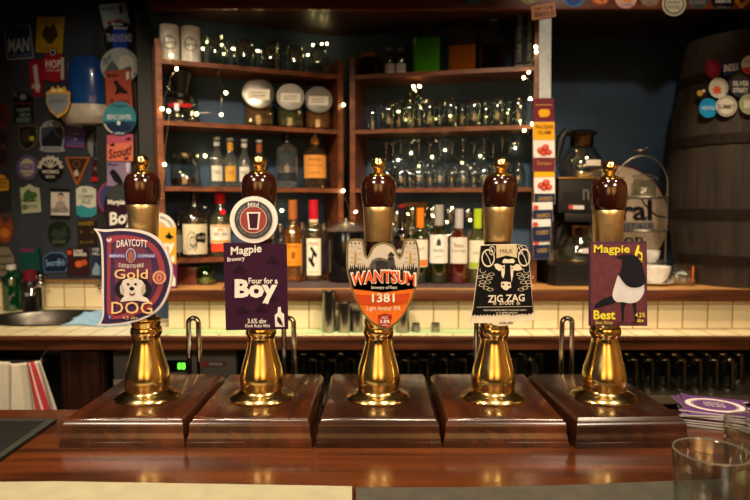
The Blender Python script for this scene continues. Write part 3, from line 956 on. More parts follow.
# ================================================================== shelf units
SH = dict(top=ZC + .589, mid=ZC + .346, low=ZC + .083, bot=ZC - .212)   # upper faces at the front edge
ST_ = .018
def board(g, A, D, N, s0, s1, d0, d1, z0, z1):
    pts = [A + D * s0 + N * d0, A + D * s1 + N * d0, A + D * s1 + N * d1, A + D * s0 + N * d1]
    g.prism([Vector((p_.x, p_.y, z1)) for p_ in pts], (0, 0, z0 - z1))
    return g
struct(board(G(), LA, LD, LN, -.058, -.003, DEPTH - .022, DEPTH + .001, LZ + .001, 2.2), 'trim_bay_shade', mat('bay_shade_paint', (14, 17, 16), rough=.6))  # dark board put in as the shade on the wall beside the bay
def shelf_unit(name, A, D, N, L, zs, label, zbot, ztop0, ztop1, w0, w1):
    root = thing(name, label, 'shelves', (A.x, A.y, zbot), 'wooden back bar shelf units')
    for s0, s1, zt in ((0, w0, ztop0), (L - w1, L, ztop1)):
        board(G(), A, D, N, s0, s1, 0, DEPTH, zbot, zt).obj('upright', SHELFWOOD, parent=root, smooth=False)
    for z, s0, s1 in zs:
        board(G(), A, D, N, s0, s1, .004, DEPTH - .001, z - ST_, z).obj('shelf_board', SHELFWOOD, parent=root, smooth=False)
    return root
LL = (LB - LA).length
RL = (RB - RA).length
shelf_unit('shelf_unit', LA, LD, LN, LL, [(SH['top'], .0235, LL - .0245), (SH['mid'], .0235, LL - .0245), (SH['low'], .0235, LL - .0245), (SH['bot'], .0235, .40)],
           'left wooden shelf unit with spirit bottles, jars and upturned tumblers', LZ + .0005, W(160, 38, 2.5).z, W(335, 60, 2.82).z, .023, .024)
shelf_unit('shelf_unit', RA, RD, RN, RL, [(SH['top'], .0245, RL - .0245), (SH['mid'], .0245, RL - .0245), (SH['low'], .0245, RL - .0245)],
           'right wooden shelf unit filled with upturned glasses below coloured decanters', LZ + .0005, W(352, 58, 2.82).z, W(538, 8, 2.63).z, .024, .024)

# ------------------------------------------------------------------ builders for things on shelves
LIQ = {}
def liquid(name, col, ior=1.36, rough=0.0):
    return clear('liquid_' + name, tuple(int(255 * (x / 255) ** .6) for x in col), body=col, amount=.07 if min(col) > 100 else .16)
def arc_patch(g, c, R, z0, z1, ang0, ang1, n=14, cap=True):
    vs, fs = [], []
    for i in range(n + 1):
        a = ang0 + (ang1 - ang0) * i / n
        vs += [(c[0] + R * math.cos(a), c[1] + R * math.sin(a), z0), (c[0] + R * math.cos(a), c[1] + R * math.sin(a), z1)]
    for i in range(n):
        fs.append((2 * i, 2 * i + 2, 2 * i + 3, 2 * i + 1))
    return g.add(vs, fs)
def cyl_text(g, t, c, R, a_mid, z0, z1, half, bold=0.0, uc=0.0):
    """lettering wrapped on a cylinder; half = half width in metres, uc = shift in metres"""
    vs, fs = tgeo(t, bold)
    pts = []
    for u, v in vs:
        a = a_mid + (uc + (u - .5) * 2 * half) / R
        pts.append((c[0] + R * math.cos(a), c[1] + R * math.sin(a), z0 + v * (z1 - z0)))
    g.add(pts, fs)
    return g
def ngon_patch(g, c, R, a_mid, pts):
    bm = bmesh.new()
    bm.faces.new([bm.verts.new((u, z, 0)) for u, z in pts])
    u0 = min(p_[0] for p_ in pts); u1 = max(p_[0] for p_ in pts)
    k = max(1, int((u1 - u0) / (R * .09)))
    for i in range(1, k + 1):
        x = u0 + (u1 - u0) * i / (k + 1)
        bmesh.ops.bisect_plane(bm, geom=bm.verts[:] + bm.edges[:] + bm.faces[:], plane_co=(x, 0, 0), plane_no=(1, 0, 0))
    bm.verts.index_update()
    vs = []
    for v in bm.verts:
        a = a_mid + v.co.x / R
        vs.append((c[0] + R * math.cos(a), c[1] + R * math.sin(a), v.co.y))
    g.add(vs, [tuple(v.index for v in f.verts) for f in bm.faces])
    bm.free()
    return g
def prof_bottle(R, H, sh, nk, rn, top):
    pr = [(0, 0), (R * .88, 0), (R * .97, R * .06), (R, R * .16), (R, H * sh)]
    for i in range(1, 7):
        t = i / 6
        k = .5 + .5 * math.cos(math.pi * t)
        pr.append((rn + (R - rn) * k, H * (sh + (nk - sh) * t)))
    pr += [(rn * .97, H * top), (0, H * top)]
    return pr
def bottle(label, px, y0, y1, hw, where, gm, capm, capf, labs=(), sh=.58, nk=.74, rn=.33, group=None, z=None, cat='bottle', name='bottle', extra=None, capr=1.15, collar=None):
    """px centre, y0 top and y1 foot in the photo; hw half width in px; where = (x,y) ground point"""
    X, Y = where
    s = Y / F
    z0 = z
    H = W(px, y0, Y).z - z0
    R = hw * s
    root = thing(name, label, cat, (X, Y, z0 + .0006), group)
    c = (X, Y, z0 + .0006)
    r_n = R * rn
    G().lathe(prof_bottle(R, H, sh, nk, r_n, .985), c, 24).obj('glass_body', gm, parent=root)
    if capm is not None:
        G().lathe([(0, H * (1 - capf)), (r_n * capr, H * (1 - capf)), (r_n * capr, H * .995), (r_n * capr * .92, H), (0, H)], c, 20).obj('cap', capm, parent=root)
    if collar:
        f0, f1, cm = collar
        G().lathe([(r_n * 1.09, H * f0), (r_n * 1.09, H * f1)], c, 20).obj('collar', cm, parent=root)
    am = math.atan2(-Y, -X)
    for f0, f1, half, lm, items in labs:
        g = arc_patch(G(), c, R * 1.012, c[2] + H * f0, c[2] + H * f1, am - half, am + half)
        lo = g.obj('label', lm, parent=root)
        for it in items:
            if it[0] == 't':
                _, t, u, v0, v1, hf, im = it
                cyl_text(G(), t, c, R * 1.025, am, c[2] + H * (f0 + (f1 - f0) * v0), c[2] + H * (f0 + (f1 - f0) * v1), hf * R, uc=u * R, bold=.01).obj('lettering', im, parent=lo, smooth=False)
            else:
                _, pts, im = it
                ngon_patch(G(), c, R * 1.02, am, [(a * R, c[2] + H * (f0 + (f1 - f0) * b)) for a, b in pts]).obj('print', im, parent=lo, smooth=False)
    if extra:
        extra(root, c, R, H, am)
    return root

def tumbler_g(c, R0, R1, H, t=.0022, inverted=False, n=24, dome=.0, base=.008):
    """R0 foot radius, R1 mouth radius"""
    pr = [(0, 0), (R0 * .94, 0), (R0, .003)]
    m = 6
    for i in range(1, m + 1):
        k = i / m
        pr.append((R0 + (R1 - R0) * k + dome * math.sin(math.pi * k) * R0, .003 + (H - .003) * k))
    inn = []
    for i in range(m, -1, -1):
        k = i / m
        inn.append((max(R0 + (R1 - R0) * k + dome * math.sin(math.pi * k) * R0 - t, .002), max(base, .003 + (H - .003) * k)))
    pr += inn + [(0, base)]
    if inverted:
        pr = [(r, H - z) for r, z in pr]
    return G().lathe(pr, c, n)
def dome_glass(c, R, H, t=.0018, n=24):
    """upturned stemless glass: rim down, rounded bottom on top"""
    out = [(R * .86 - t, 0), (R * .86, 0), (R * .95, H * .2), (R, H * .45), (R * .97, H * .65), (R * .86, H * .82), (R * .66, H * .93), (R * .4, H * .985), (0, H)]
    inn = [(0, H - .005)] + [(max(r - t, 0.001), max(z - t * 1.5, 0)) for r, z in out[::-1][1:-2]] + [(R * .86 - t, 0)]
    return G().lathe(out + inn, c, n)
def wine_glass(c, R, H, inverted=True, n=24, t=.0014):
    """bowl, thin stem, flat foot"""
    hb = H * .52
    fo = R * .86
    out = [(0, 0), (fo, 0), (fo, .0018), (fo * .5, .0045), (.0042, .011), (.0036, H * .2), (.0042, H - hb - .01), (R * .30, H - hb), (R * .72, H - hb * .82), (R * .95, H - hb * .58), (R, H - hb * .38), (R * .95, H - hb * .15), (R * .86, H)]
    inn = [(R * .86 - t, H), (R * .95 - t, H - hb * .15), (R - t, H - hb * .38), (R * .95 - t, H - hb * .58), (R * .72 - t, H - hb * .80), (R * .30 - t * .7, H - hb * .955), (0, H - hb * .97)]
    pr = out + inn
    if inverted:
        pr = [(r, H - z) for r, z in pr]
    return G().lathe(pr, c, n)

def spot(unit, px, d, py=190):
    q_ = hit(unit, px, d, py)
    return (q_.x, q_.y)

# ---------------------------------------------------------------- left unit, top shelf
for i, (px, y0, y1, hw, lab) in enumerate(((170, 26, 57, 9.3, 'white mug with a round stamp at the outer end of the top shelf'), (191, 28, 60, 9.3, 'white mug with a round stamp, second in from the shelf end'))):
    X, Y = spot('L', px, .07, 60)
    z0 = SH['top'] + .0006
    H = W(px, y0, Y).z - z0
    R = hw * Y / F
    m_ = G().lathe([(0, 0), (R * .92, 0), (R, .004), (R, H - .002), (R * .97, H), (R * .9, H - .002), (R * .9, .01), (0, .008)], (X, Y, z0), 28).obj('mug', WHITE)
    tag(m_, lab, 'mug', 'white mugs on the top shelf')
    am = math.atan2(-Y, -X)
    c = (X, Y, z0)
    g = G()
    n = 26
    for r0, r1 in ((.60, .66), (.72, .76)):
        vs = []
        for k in range(n):
            a = 2 * math.pi * k / n
            for rr in (r0, r1):
                ang = am + rr * math.cos(a)
                vs.append((X + R * 1.01 * math.cos(ang), Y + R * 1.01 * math.sin(ang), z0 + H * .5 + rr * R * math.sin(a)))
        g.add(vs, [(2 * k, 2 * ((k + 1) % n), 2 * ((k + 1) % n) + 1, 2 * k + 1) for k in range(n)])
    cyl_text(g, 'Barrel', c, R * 1.012, am, z0 + H * .44, z0 + H * .56, R * .58)
    cyl_text(g, 'The', c, R * 1.012, am, z0 + H * .60, z0 + H * .67, R * .22)
    g.obj('stamp', P(90, 86, 80), parent=m_, smooth=False)
for i, (px, hw, y0, nm) in enumerate(((216, 12, 36, 'beside the second white mug'), (245, 11, 40, 'second along from the white mugs'), (271, 10.5, 42, 'third along from the white mugs'), (295, 9.5, 46, 'fourth along from the white mugs'), (319, 10.5, 47, 'at the inner end of the row'))):
    X, Y = spot('L', px, .08, 65)
    H = W(px, y0, Y).z - SH['top'] - .0006
    o = tumbler_g((X, Y, SH['top'] + .0006), hw * Y / F * .72, hw * Y / F, H, inverted=True, dome=.18).obj('tumbler', GLASS)
    tag(o, 'upturned clear tumbler on the top left shelf, ' + nm, 'glass', 'upturned tumblers on the top left shelf')

# ---------------------------------------------------------------- left unit, middle shelf
zt = SH['mid'] + .0006
X, Y = spot('L', 182, .09, 110)
s = Y / F
r = thing('glass_jar', 'glass jar with black funnel lid and red ribbon on the middle shelf', 'jar', (X, Y, zt))
zz = lambda y: W(182, y, Y).z
G().lathe([(0, zt), (14 * s, zt), (15.5 * s, zt + .01), (15.5 * s, zz(99)), (10 * s, zz(95)), (10 * s, zz(92)), (9.2 * s, zz(92)), (9.2 * s, zz(95)), (14.6 * s, zz(99)), (14.6 * s, zt + .012), (0, zt + .008)], (X, Y, 0), 28).obj('glass_body', GLASS, parent=r)
G().lathe([(0, zz(93.5)), (7 * s, zz(93.5)), (8 * s, zz(88)), (12.5 * s, zz(75)), (13 * s, zz(73.5)), (11.5 * s, zz(74)), (6.5 * s, zz(90)), (0, zz(90.5))], (X, Y, 0), 26).obj('funnel', BLACK, parent=r)
arc_patch(G(), (X, Y, 0), 15.9 * s, zz(109.5), zz(105.5), math.atan2(-Y, -X) - .9, math.atan2(-Y, -X) + .6).obj('ribbon', P(150, 26, 34), parent=r)
G().box(X - 2.2 * s, X + 2.2 * s, Y - 16.6 * s, Y - 16.0 * s, zz(113), zz(106)).obj('tag', P(170, 180, 195), parent=r, smooth=False)
G().tube([(X - 9 * s, Y - 3 * s, zz(94)), (X - 13 * s, Y - 3 * s, zz(86)), (X - 12 * s, Y - 2 * s, zz(76))], .0015, 6).obj('wire_clip', CHROME, parent=r)

def tilt_jar(px, lx, ly, lr, y1, hw, cm, lidm, label):
    X, Y = spot('L', px, .095, 110)
    s = Y / F
    zt = SH['mid'] + .0006
    r = thing('storage_jar', label, 'jar', (X, Y, zt), 'tilted lid jars of snacks')
    H = (W(px, ly + 5, Y).z - zt)
    R = hw * s
    pr = [(0, 0), (R * .86, 0), (R * .97, .008), (R, H * .3), (R, H * .8), (R * .92, H), (R * .6, H * 1.22)]
    G().lathe(pr + [(R * .58, H * 1.2), (R * .88, H * .99), (R * .95, H * .8), (R * .95, H * .3), (R * .92, .012), (0, .008)], (X, Y, zt), 28).obj('glass_body', GLASS, parent=r)
    G().lathe([(0, .0095), (R * .90, .013), (R * .93, H * .3), (R * .93, H * .72), (R * .6, H * .8), (0, H * .76)], (X, Y, zt), 24).obj('filling', cm, parent=r)
    L = OnPlane(lx, ly, Vector((X, Y - R * .78, zt)), Vector((0, -1, 0)))
    toC = (Vector((0, 0, ZC)) - L).normalized()
    nrm = (toC + Vector((0, 0, .42))).normalized()
    M = nrm.to_track_quat('Z', 'Y').to_matrix()
    rr = lr * s
    G().lathe([(0, -.012), (rr * .86, -.012), (rr * .86, -.004), (rr, -.004), (rr, .004), (rr * .9, .007), (0, .008)], L, 32, M).obj('lid', lidm, parent=r)
    pl_ = (L + nrm * .0085, nrm)
    p = Plate('paper_label', None, None, [(lx - lr * .72, ly - lr * .30), (lx + lr * .74, ly - lr * .26), (lx + lr * .70, ly + lr * .42), (lx - lr * .74, ly + lr * .36)], P(216, 208, 190), plane=pl_, thick=.0003, parent=r)
    for k in (-.06, .14):
        p.line([(lx - lr * .5, ly + k * lr), (lx + lr * .45, ly + k * lr)], .7, P(120, 110, 100), 1)
    p.o.name = 'paper_label'
    ORG[p.o.name] = Vector((X, Y, zt))
    p.done()
GALV = mat('satin_lid_metal', (170, 165, 155), rough=.3, metal=1.0)
tilt_jar(259, 258.5, 93.5, 15.5, 124, 15, mat('brown_nuts', (120, 82, 46), rough=.7, noise=(160, .5), bump=.8), GALV, 'storage jar of brown nuts with large tilted silver lid, leftmost of three')
tilt_jar(290, 290.5, 97, 13.5, 126, 13.5, mat('green_seeds', (92, 88, 48), rough=.7, noise=(160, .5), bump=.8), mat('grey_lid_enamel', (150, 146, 138), rough=.4), 'storage jar of greenish seeds, middle of the three tilted lid jars')
tilt_jar(318, 318.5, 100, 13.5, 128, 13.5, mat('orange_nuts', (150, 88, 40), rough=.7, noise=(160, .5), bump=.8), mat('pale_lid_enamel', (120, 116, 110), rough=.4), 'storage jar of orange brown snacks at the inner end of the shelf')

# ---------------------------------------------------------------- left unit, lower shelf
zl = SH['low'] + .0006
X, Y = spot('L', 185.5, .085, 170)
s = Y / F
r = thing('glass_jar', 'wide open glass jar with a little dark filling on the lower shelf', 'jar', (X, Y, zl))
zz = lambda y: W(185, y, Y).z
R = 14.5 * s
H = zz(154) - zl
G().lathe([(0, 0), (R * .9, 0), (R, .008), (R, H * .62), (R * .82, H * .8), (R * .84, H), (R * .78, H), (R * .76, H * .8), (R * .94, H * .6), (R * .94, .012), (0, .008)], (X, Y, zl), 28).obj('glass_body', GLASS, parent=r)
G().lathe([(0, .0095), (R * .92, .0135), (R * .92, H * .24), (0, H * .24)], (X, Y, zl), 24).obj('filling', mat('dark_syrup', (44, 22, 14), rough=.3), parent=r)
TON = [(217, 137, 7.3, None, 'small clear mixer bottle with pale label, left of the gold collared one'), (230.5, 138, 7.2, P(190, 140, 50), 'small clear mixer bottle with gold collar and gold label'), (244.5, 139, 7, None, 'small clear mixer bottle with pale label, right of the gold collared one'), (259.5, 140, 6.8, P(150, 84, 46), 'small mixer bottle with coppery neck behind the brass knob')]
CLEARLIQ = liquid('clear', (232, 240, 236), 1.33)
for px, y0, hw, cm, lb in TON:
    X, Y = spot('L', px, .07, 170)
    lm = P(200, 150, 60) if cm and px < 240 else P(196, 196, 182)
    bottle(lb, px, y0, 186, hw, (X, Y), CLEARLIQ, P(170, 172, 170), .05, [(.12, .42, .75, lm, [('t', 'TONIC', 0, .45, .7, .5, P(110, 100, 80))])], sh=.5, nk=.76, rn=.38, group='small mixer bottles on the lower left shelf', z=zl, collar=(.74, .90, cm) if cm else (.82, .9, P(176, 178, 172)), capr=1.3)
X, Y = spot('L', 287, .08, 170)
bottle('square shouldered clear spirit bottle with black cap and dark etched lettering', 287, 130, 187, 11, (X, Y), CLEARLIQ, BLACK, .2, [(.12, .26, 1.0, P(40, 46, 52), [])], sh=.66, nk=.78, rn=.34, z=zl,
       extra=lambda root, c, R, H, am: cyl_text(G(), 'DIMES', c, R * 1.02, am, c[2] + H * .38, c[2] + H * .6, R * .85, bold=.02).obj('lettering', P(52, 58, 64), parent=root, smooth=False))
X, Y = spot('L', 315, .08, 170)
OR = P(214, 146, 70)
bottle('round shouldered spirit bottle with large orange label and orange collar', 315, 132, 188, 11.6, (X, Y), liquid('pale_whisky', (206, 170, 130)), mat('stopper_metal', (120, 112, 104), rough=.3, metal=1), .12, [(.18, .58, 1.15, OR, [('t', 'SPICED', 0, .74, .86, .6, P(120, 70, 36)), ('t', 'BATCH RUM', 0, .5, .6, .6, P(150, 94, 50)), ('t', 'small cask', 0, .2, .28, .55, P(150, 94, 50))])], sh=.62, nk=.76, rn=.33, z=zl, collar=(.78, .88, OR))

# ---------------------------------------------------------------- left unit, bottom shelf
zb_ = SH['bot'] + .0006
X, Y = spot('L', 195, .075, 235)
DARKG = liquid('smoky', (150, 140, 110), 1.36)
def lugs(root, c, R, H, am):
    for sg in (-1, 1):
        a = am + sg * math.pi / 2
        d = Vector((math.cos(a), math.sin(a), 0))
        b0 = Vector(c)
        G().tube([b0 + d * R * .75 + Vector((0, 0, H * .60)), b0 + d * R * 1.08 + Vector((0, 0, H * .66)), b0 + d * R * 1.05 + Vector((0, 0, H * .74)), b0 + d * R * .4 + Vector((0, 0, H * .76))], .005, 8).obj('lug_handle', DARKG, parent=root)
    g = ngon_patch(G(), c, R * 1.05, am, [(R * a, c[2] + H * b) for a, b in ((.08, .24), (.86, .22), (.9, .36), (.5, .38), (.1, .35))])
    lo = g.obj('neck_tag', P(22, 20, 20), parent=root, smooth=False)
    cyl_text(G(), 'SPICED', c, R * 1.06, am, c[2] + H * .28, c[2] + H * .32, R * .3, uc=R * .5).obj('lettering', P(200, 190, 170), parent=lo, smooth=False)
    g = G()
    random.seed(11)
    for k in range(7):
        a0 = random.uniform(0, 6.28)
        pts = []
        for t in range(14):
            rr = .08 + .03 * t
            aa = a0 + t * .32 * (1 if k % 2 else -1)
            u, v = -.25 + rr * math.cos(aa), .24 + rr * .32 * math.sin(aa)
            if -.85 < u < .85 and .08 < v < .46:
                ang = am + u
                pts.append((c[0] + R * 1.03 * math.cos(ang), c[1] + R * 1.03 * math.sin(ang), c[2] + H * v))
        if len(pts) > 2:
            g.tube(pts, .0011, 5)
    g.obj('scrollwork', P(92, 84, 70), parent=root)
bottle('black capped rum bottle with lug handles and cream scrollwork label', 195, 191, 258, 12.8, (X, Y), DARKG, BLACK, .16, [(.05, .50, 1.1, P(206, 196, 164), [])], sh=.56, nk=.78, rn=.32, z=zb_, extra=lugs)
X, Y = spot('L', 178.5, .125, 235)
bottle('dark bottle with pale label half hidden behind the rum bottle', 179, 212, 258, 6.5, (X, Y), liquid('near_black', (60, 50, 40)), BLACK, .2, [(.1, .5, 1.0, P(120, 118, 108), [])], z=zb_)
X, Y = spot('L', 220.5, .075, 235)
def seal(root, c, R, H, am):
    ng = [(R * .25 + R * .28 * math.cos(t * .4), c[2] + H * .70 + R * .28 * math.sin(t * .4)) for t in range(16)]
    ngon_patch(G(), c, R * .93, am, ng).obj('seal', P(190, 34, 44), parent=root, smooth=False)
bottle('gin bottle with red cap, red seal and white label edged in orange', 220.5, 193, 258, 11, (X, Y), liquid('pale_gin', (214, 216, 170)), P(206, 36, 40), .17,
       [(.08, .20, 1.0, P(214, 70, 44), []), (.21, .50, 1.05, P(224, 216, 196), [('t', 'DRY GIN', 0, .42, .58, .6, P(120, 90, 70)), ('p', [(-.95, .04), (.95, .04), (.95, .16), (-.95, .16)], P(220, 150, 60)), ('p', [(-.95, .88), (.95, .88), (.95, .97), (-.95, .97)], P(220, 150, 60)), ('p', [(-.3, .66), (.3, .66), (.2, .82), (-.2, .82)], P(190, 160, 120))])], sh=.58, nk=.74, rn=.40, z=zb_, extra=seal)

# below the bottom shelf
o = G().box(W(178, 270, 2.6).x, W(197, 270, 2.6).x, 2.6, 2.72, LZ + .0006, LZ + .075, b=.003).obj('wooden_box', wood('small_box_wood', (70, 28, 18), (104, 46, 28), scale=(20, 20, 4)))
tag(o, 'small red brown box under the bottom left shelf', 'box')
X, Y = W(206, 275, 2.62).x, 2.62
r = thing('glass_jar', 'squat greenish glass jar beside the small brown box', 'jar', (X, Y, LZ + .0006))
tumbler_g((X, Y, LZ + .0006), .036, .034, .075, dome=.25).obj('glass_body', clear('green_glass', (200, 232, 180)), parent=r)
G().lathe([(0, .009), (.03, .011), (.031, .025), (0, .027)], (X, Y, LZ + .0006), 18).obj('filling', P(110, 120, 50), parent=r)

# ---------------------------------------------------------------- right unit, top shelf
zt = SH['top'] + .0006
X, Y = spot('R', 370, .08, 65)
s = Y / F
r = thing('jam_jar', 'dark jam jar with a pale cloth cover, inner end of top right shelf', 'jar', (X, Y, zt))
H = W(370, 54, Y).z - zt
G().lathe([(0, 0), (9 * s, 0), (10 * s, .006), (10 * s, H * .72), (8 * s, H * .84), (8 * s, H * .9), (0, H * .9)], (X, Y, zt), 22).obj('glass_body', liquid('jam', (120, 40, 36)), parent=r)
G().lathe([(8.3 * s, H * .86), (10.2 * s, H * .80), (8.4 * s, H * .9), (8.2 * s, H * .99), (0, H)], (X, Y, zt), 18).obj('cloth_cover', P(150, 110, 90), parent=r)
for px, lb in ((390, 'short glass bottle with white band, next to the dark jam jar'), (401, 'short glass bottle with white band, next to the green decanter')):
    X, Y = spot('R', px, .08, 65)
    bottle(lb, px, 48, 74, 5.2, (X, Y), liquid('grey_spirit', (150, 150, 160)), P(120, 120, 124), .12, [(.06, .42, 1.2, P(200, 196, 192), [('t', 'No 1', 0, .35, .65, .4, P(120, 110, 110))])], sh=.62, nk=.8, rn=.5, z=zt, group='short white banded bottles')
def decanter(px, y_neck, y_sh, y_liq, hw, lm, label):
    X, Y = spot('R', px, .09, 60)
    s = Y / F
    zz = lambda y: W(px, y, Y).z
    R = hw * s
    r = thing('decanter', label, 'decanter', (X, Y, zt), 'square decanters on the top right shelf')
    def sq(z, k):
        return [(X + RD.x * a * k + RN.x * b * k, Y + RD.y * a * k + RN.y * b * k, z) for a, b in ((-1, -.8), (-.8, -1), (.8, -1), (1, -.8), (1, .8), (.8, 1), (-.8, 1), (-1, .8))]
    def loft(loops):
        g = G()
        n = len(loops[0])
        vs = [v for l in loops for v in l]
        fs = [tuple(range(n))[::-1]]
        for k in range(len(loops) - 1):
            for i in range(n):
                j = (i + 1) % n
                fs.append((k * n + i, k * n + j, k * n + n + j, k * n + n + i))
        fs.append(tuple((len(loops) - 1) * n + i for i in range(n)))
        return g.add(vs, fs)
    zs_, zn = zz(y_sh), zz(y_sh - (y_sh - y_neck) * .45)
    loft([sq(zt, R * .96), sq(zt + .004, R), sq(zs_, R), sq(zs_ + .012, R * .7), sq(zs_ + .018, R * .34), sq(zn, R * .30), sq(zn + .003, R * .42), sq(zn + .006, R * .42)]).obj('glass_body', GLASS, parent=r, ang=20)
    if lm:
        loft([sq(zt + .0055, R * .93), sq(zz(y_liq), R * .93)]).obj('spirit', lm, parent=r, ang=20)
    k = zz(y_neck) - zn - .006
    G().lathe([(0, zn + .0065), (R * .25, zn + .0065), (R * .28, zn + .012), (R * .5, zn + .006 + k * .45), (R * .48, zn + .006 + k * .75), (R * .2, zn + .006 + k), (0, zn + .006 + k)], (X, Y, 0), 10).obj('stopper', GLASS, parent=r, ang=15)
decanter(428, 12, 38, 41, 13.5, clear('green_liqueur', (140, 250, 60), body=(130, 250, 40), amount=.55), 'square decanter of bright green liqueur with glass stopper')
decanter(463, 10, 33, 48, 13.5, clear('orange_liqueur', (240, 150, 30), body=(235, 130, 14), amount=.6), 'square decanter half full of orange liqueur')
decanter(493, 10, 34, 47, 12.5, clear('dark_liqueur', (60, 30, 30), body=(26, 14, 14), amount=.7), 'square decanter half full of near black liqueur')
for px, hw, y0, lb in ((519.5, 4.6, 11, 'black book with grey spine lettering, next to the dark decanter'), (529.5, 4.8, 11, 'black book with pale spine lettering, at the outer shelf end')):
    A0 = hit('R', px - hw, .05, 50); A1 = hit('R', px + hw, .05, 50)
    zt0, zt1 = zt, W(px, y0, A0.y).z
    g = G().prism([Vector((A0.x, A0.y, zt0)), Vector((A1.x, A1.y, zt0)), Vector((A1.x, A1.y, zt1)), Vector((A0.x, A0.y, zt1))], RN * .13)
    o = g.obj('book', P(22, 22, 26), smooth=False)
    tag(o, lb, 'book', 'black books on the top right shelf')
    g = G()
    vs, fs = tgeo('DISTILLED SPIRITS' if px < 525 else 'COCKTAIL RECIPES', .01)
    pts = []
    for u, v in vs:
        b = A0 + (A1 - A0) * (.3 + .4 * v) - RN * .0006
        pts.append((b.x, b.y, zt1 - .02 - u * (zt1 - zt0 - .05)))
    g.add(pts, fs)
    b0, b1 = A0 - RN * .0006, A1 - RN * .0006
    g.add([(b0.x, b0.y, zt0 + .012), (b1.x, b1.y, zt0 + .012), (b1.x, b1.y, zt0 + .016), (b0.x, b0.y, zt0 + .016)], [(0, 1, 2, 3)])
    g.obj('lettering', P(130, 130, 134), parent=o, smooth=False)

# ---------------------------------------------------------------- right unit, middle shelf: upturned stemless glasses
zm = SH['mid'] + .0006
names = ['small one at the inner end', 'second from the inner end', 'third from the inner end', 'fourth from the inner end', 'fourth from the outer end', 'third from the outer end', 'second from the outer end', 'by the string lights at the outer end']
for (px, hw, y0), nm in zip(((372.5, 5, 106), (388.5, 9, 100), (409, 8.5, 99), (429.5, 9, 98), (450.5, 9.8, 97), (474, 10, 97), (497, 10.3, 96), (518, 8.5, 95)), names):
    X, Y = spot('R', px, .07, 115)
    H = W(px, y0, Y).z - zm
    o = dome_glass((X, Y, zm), hw * Y / F, H).obj('stemless_glass', GLASS)
    tag(o, 'upturned stemless glass on the middle right shelf, ' + nm, 'glass', 'upturned stemless glasses')
    if nm.startswith('third from the inner'):
        keep = (X, Y, zm + H)
for k, px in enumerate((399, 420, 440, 462, 486, 508)):
    X, Y = spot('R', px, .142, 115)
    H = W(px, 101, Y).z - zm
    o = dome_glass((X, Y, zm), 9.2 * Y / F, H).obj('stemless_glass', GLASS)
    tag(o, 'upturned stemless glass in the back row of the middle right shelf', 'glass', 'stemless glasses in the back row')
Xk, Yk, Zk = keep
o = tumbler_g((Xk + .022, Yk + .012, Zk + .0012), .026, .038, W(417, 83, Yk).z - Zk - .0012, inverted=True).obj('tumbler', GLASS)
tag(o, 'single upturned tumbler perched on top of the stemless glasses', 'glass')

# ---------------------------------------------------------------- right unit, lower shelf: upturned wine glasses
zl = SH['low'] + .0006
wn = ['at the inner end', 'second from the inner end', 'third from the inner end', 'fourth from the inner end', 'fourth from the outer end', 'third from the outer end', 'behind the leaning pump handle', 'at the outer end']
for (px, y0), nm in zip(((386, 143), (401, 141), (419, 140), (440, 140), (463, 140), (484, 139), (502, 138), (518, 138)), wn):
    X, Y = spot('R', px, .06, 160)
    H = W(px, y0, Y).z - zl
    o = wine_glass((X, Y, zl), 7.9 * Y / F, H).obj('wine_glass', GLASS)
    tag(o, 'upturned wine glass on the lower right shelf, ' + nm, 'wine glass', 'upturned wine glasses in the front row')
for px in (393, 410, 430, 452, 474, 493, 510):
    X, Y = spot('R', px, .145, 160)
    H = W(px, 143, Y).z - zl
    o = wine_glass((X, Y, zl), 7.2 * Y / F, H).obj('wine_glass', GLASS)
    tag(o, 'upturned wine glass in the back row of the lower right shelf', 'wine glass', 'upturned wine glasses in the back row')

# ---------------------------------------------------------------- string lights
BULB = mat('led_bulb', (255, 226, 150), emit=34.0)
WIRE = mat('silver_wire', (150, 140, 110), rough=.3, metal=1.0)
def string(label, pts, unit, d=-.015, bulbs=None, br=.0062):
    ps = []
    for px, py in pts:
        q_ = hit(unit, px, d, py)
        ps.append(q_)
    o0 = min(ps, key=lambda v: v.z)
    r = thing('string_lights', label, 'string lights', o0, 'fairy light strings on the shelves')
    fine = []
    for a, b in zip(ps, ps[1:]):
        for k in range(6):
            t = k / 6
            fine.append(a.lerp(b, t) + Vector((.004 * math.sin(t * math.pi * 2), -.006 * math.sin(t * math.pi), .006 * math.sin(t * math.pi))))
    fine.append(ps[-1])
    G().tube(fine, .0011, 5).obj('wire', WIRE, parent=r)
    for b in (bulbs if bulbs is not None else range(len(ps))):
        G().sphere(ps[b] + Vector((0, -.004, 0)), br, 10, 6).obj('bulb', BULB, parent=r)
    return r
string('fairy lights down the outer end of the left shelf unit', [(171.5, 56), (177, 69), (170, 82), (162.5, 109), (169, 111), (165, 164.5), (163, 200)], 'L', bulbs=[0, 1, 3, 4, 5])
string('fairy lights hanging below the top left shelf between the jars', [(218, 66), (220, 82), (226, 93), (221, 97), (221.5, 115), (197, 114)], 'L', d=.03, bulbs=[2, 4, 5])
string('fairy lights in the gap between the two shelf units', [(345.5, 60), (343.5, 105), (346, 140), (343, 191), (350, 200), (355.5, 212)], 'L', d=-.02, bulbs=[1, 3, 5])
string('fairy lights down the outer end of the right shelf unit', [(535.5, 40), (535.5, 47), (535.8, 52), (528.5, 72.5), (523.5, 78), (532, 84), (530, 99), (532, 124), (524, 130.5), (531, 138)], 'R', bulbs=[1, 2, 3, 4, 6, 7, 8])
string('fairy lights tucked among glasses under the top right shelf', [(398, 83), (413.5, 86.5), (419.5, 86.5), (432, 82)], 'R', d=.045, bulbs=[1, 2])
string('fairy lights low behind the spirit bottles of the left unit', [(240, 204), (262, 206), (282, 210.5), (300, 216)], 'L', d=.16, bulbs=[2])
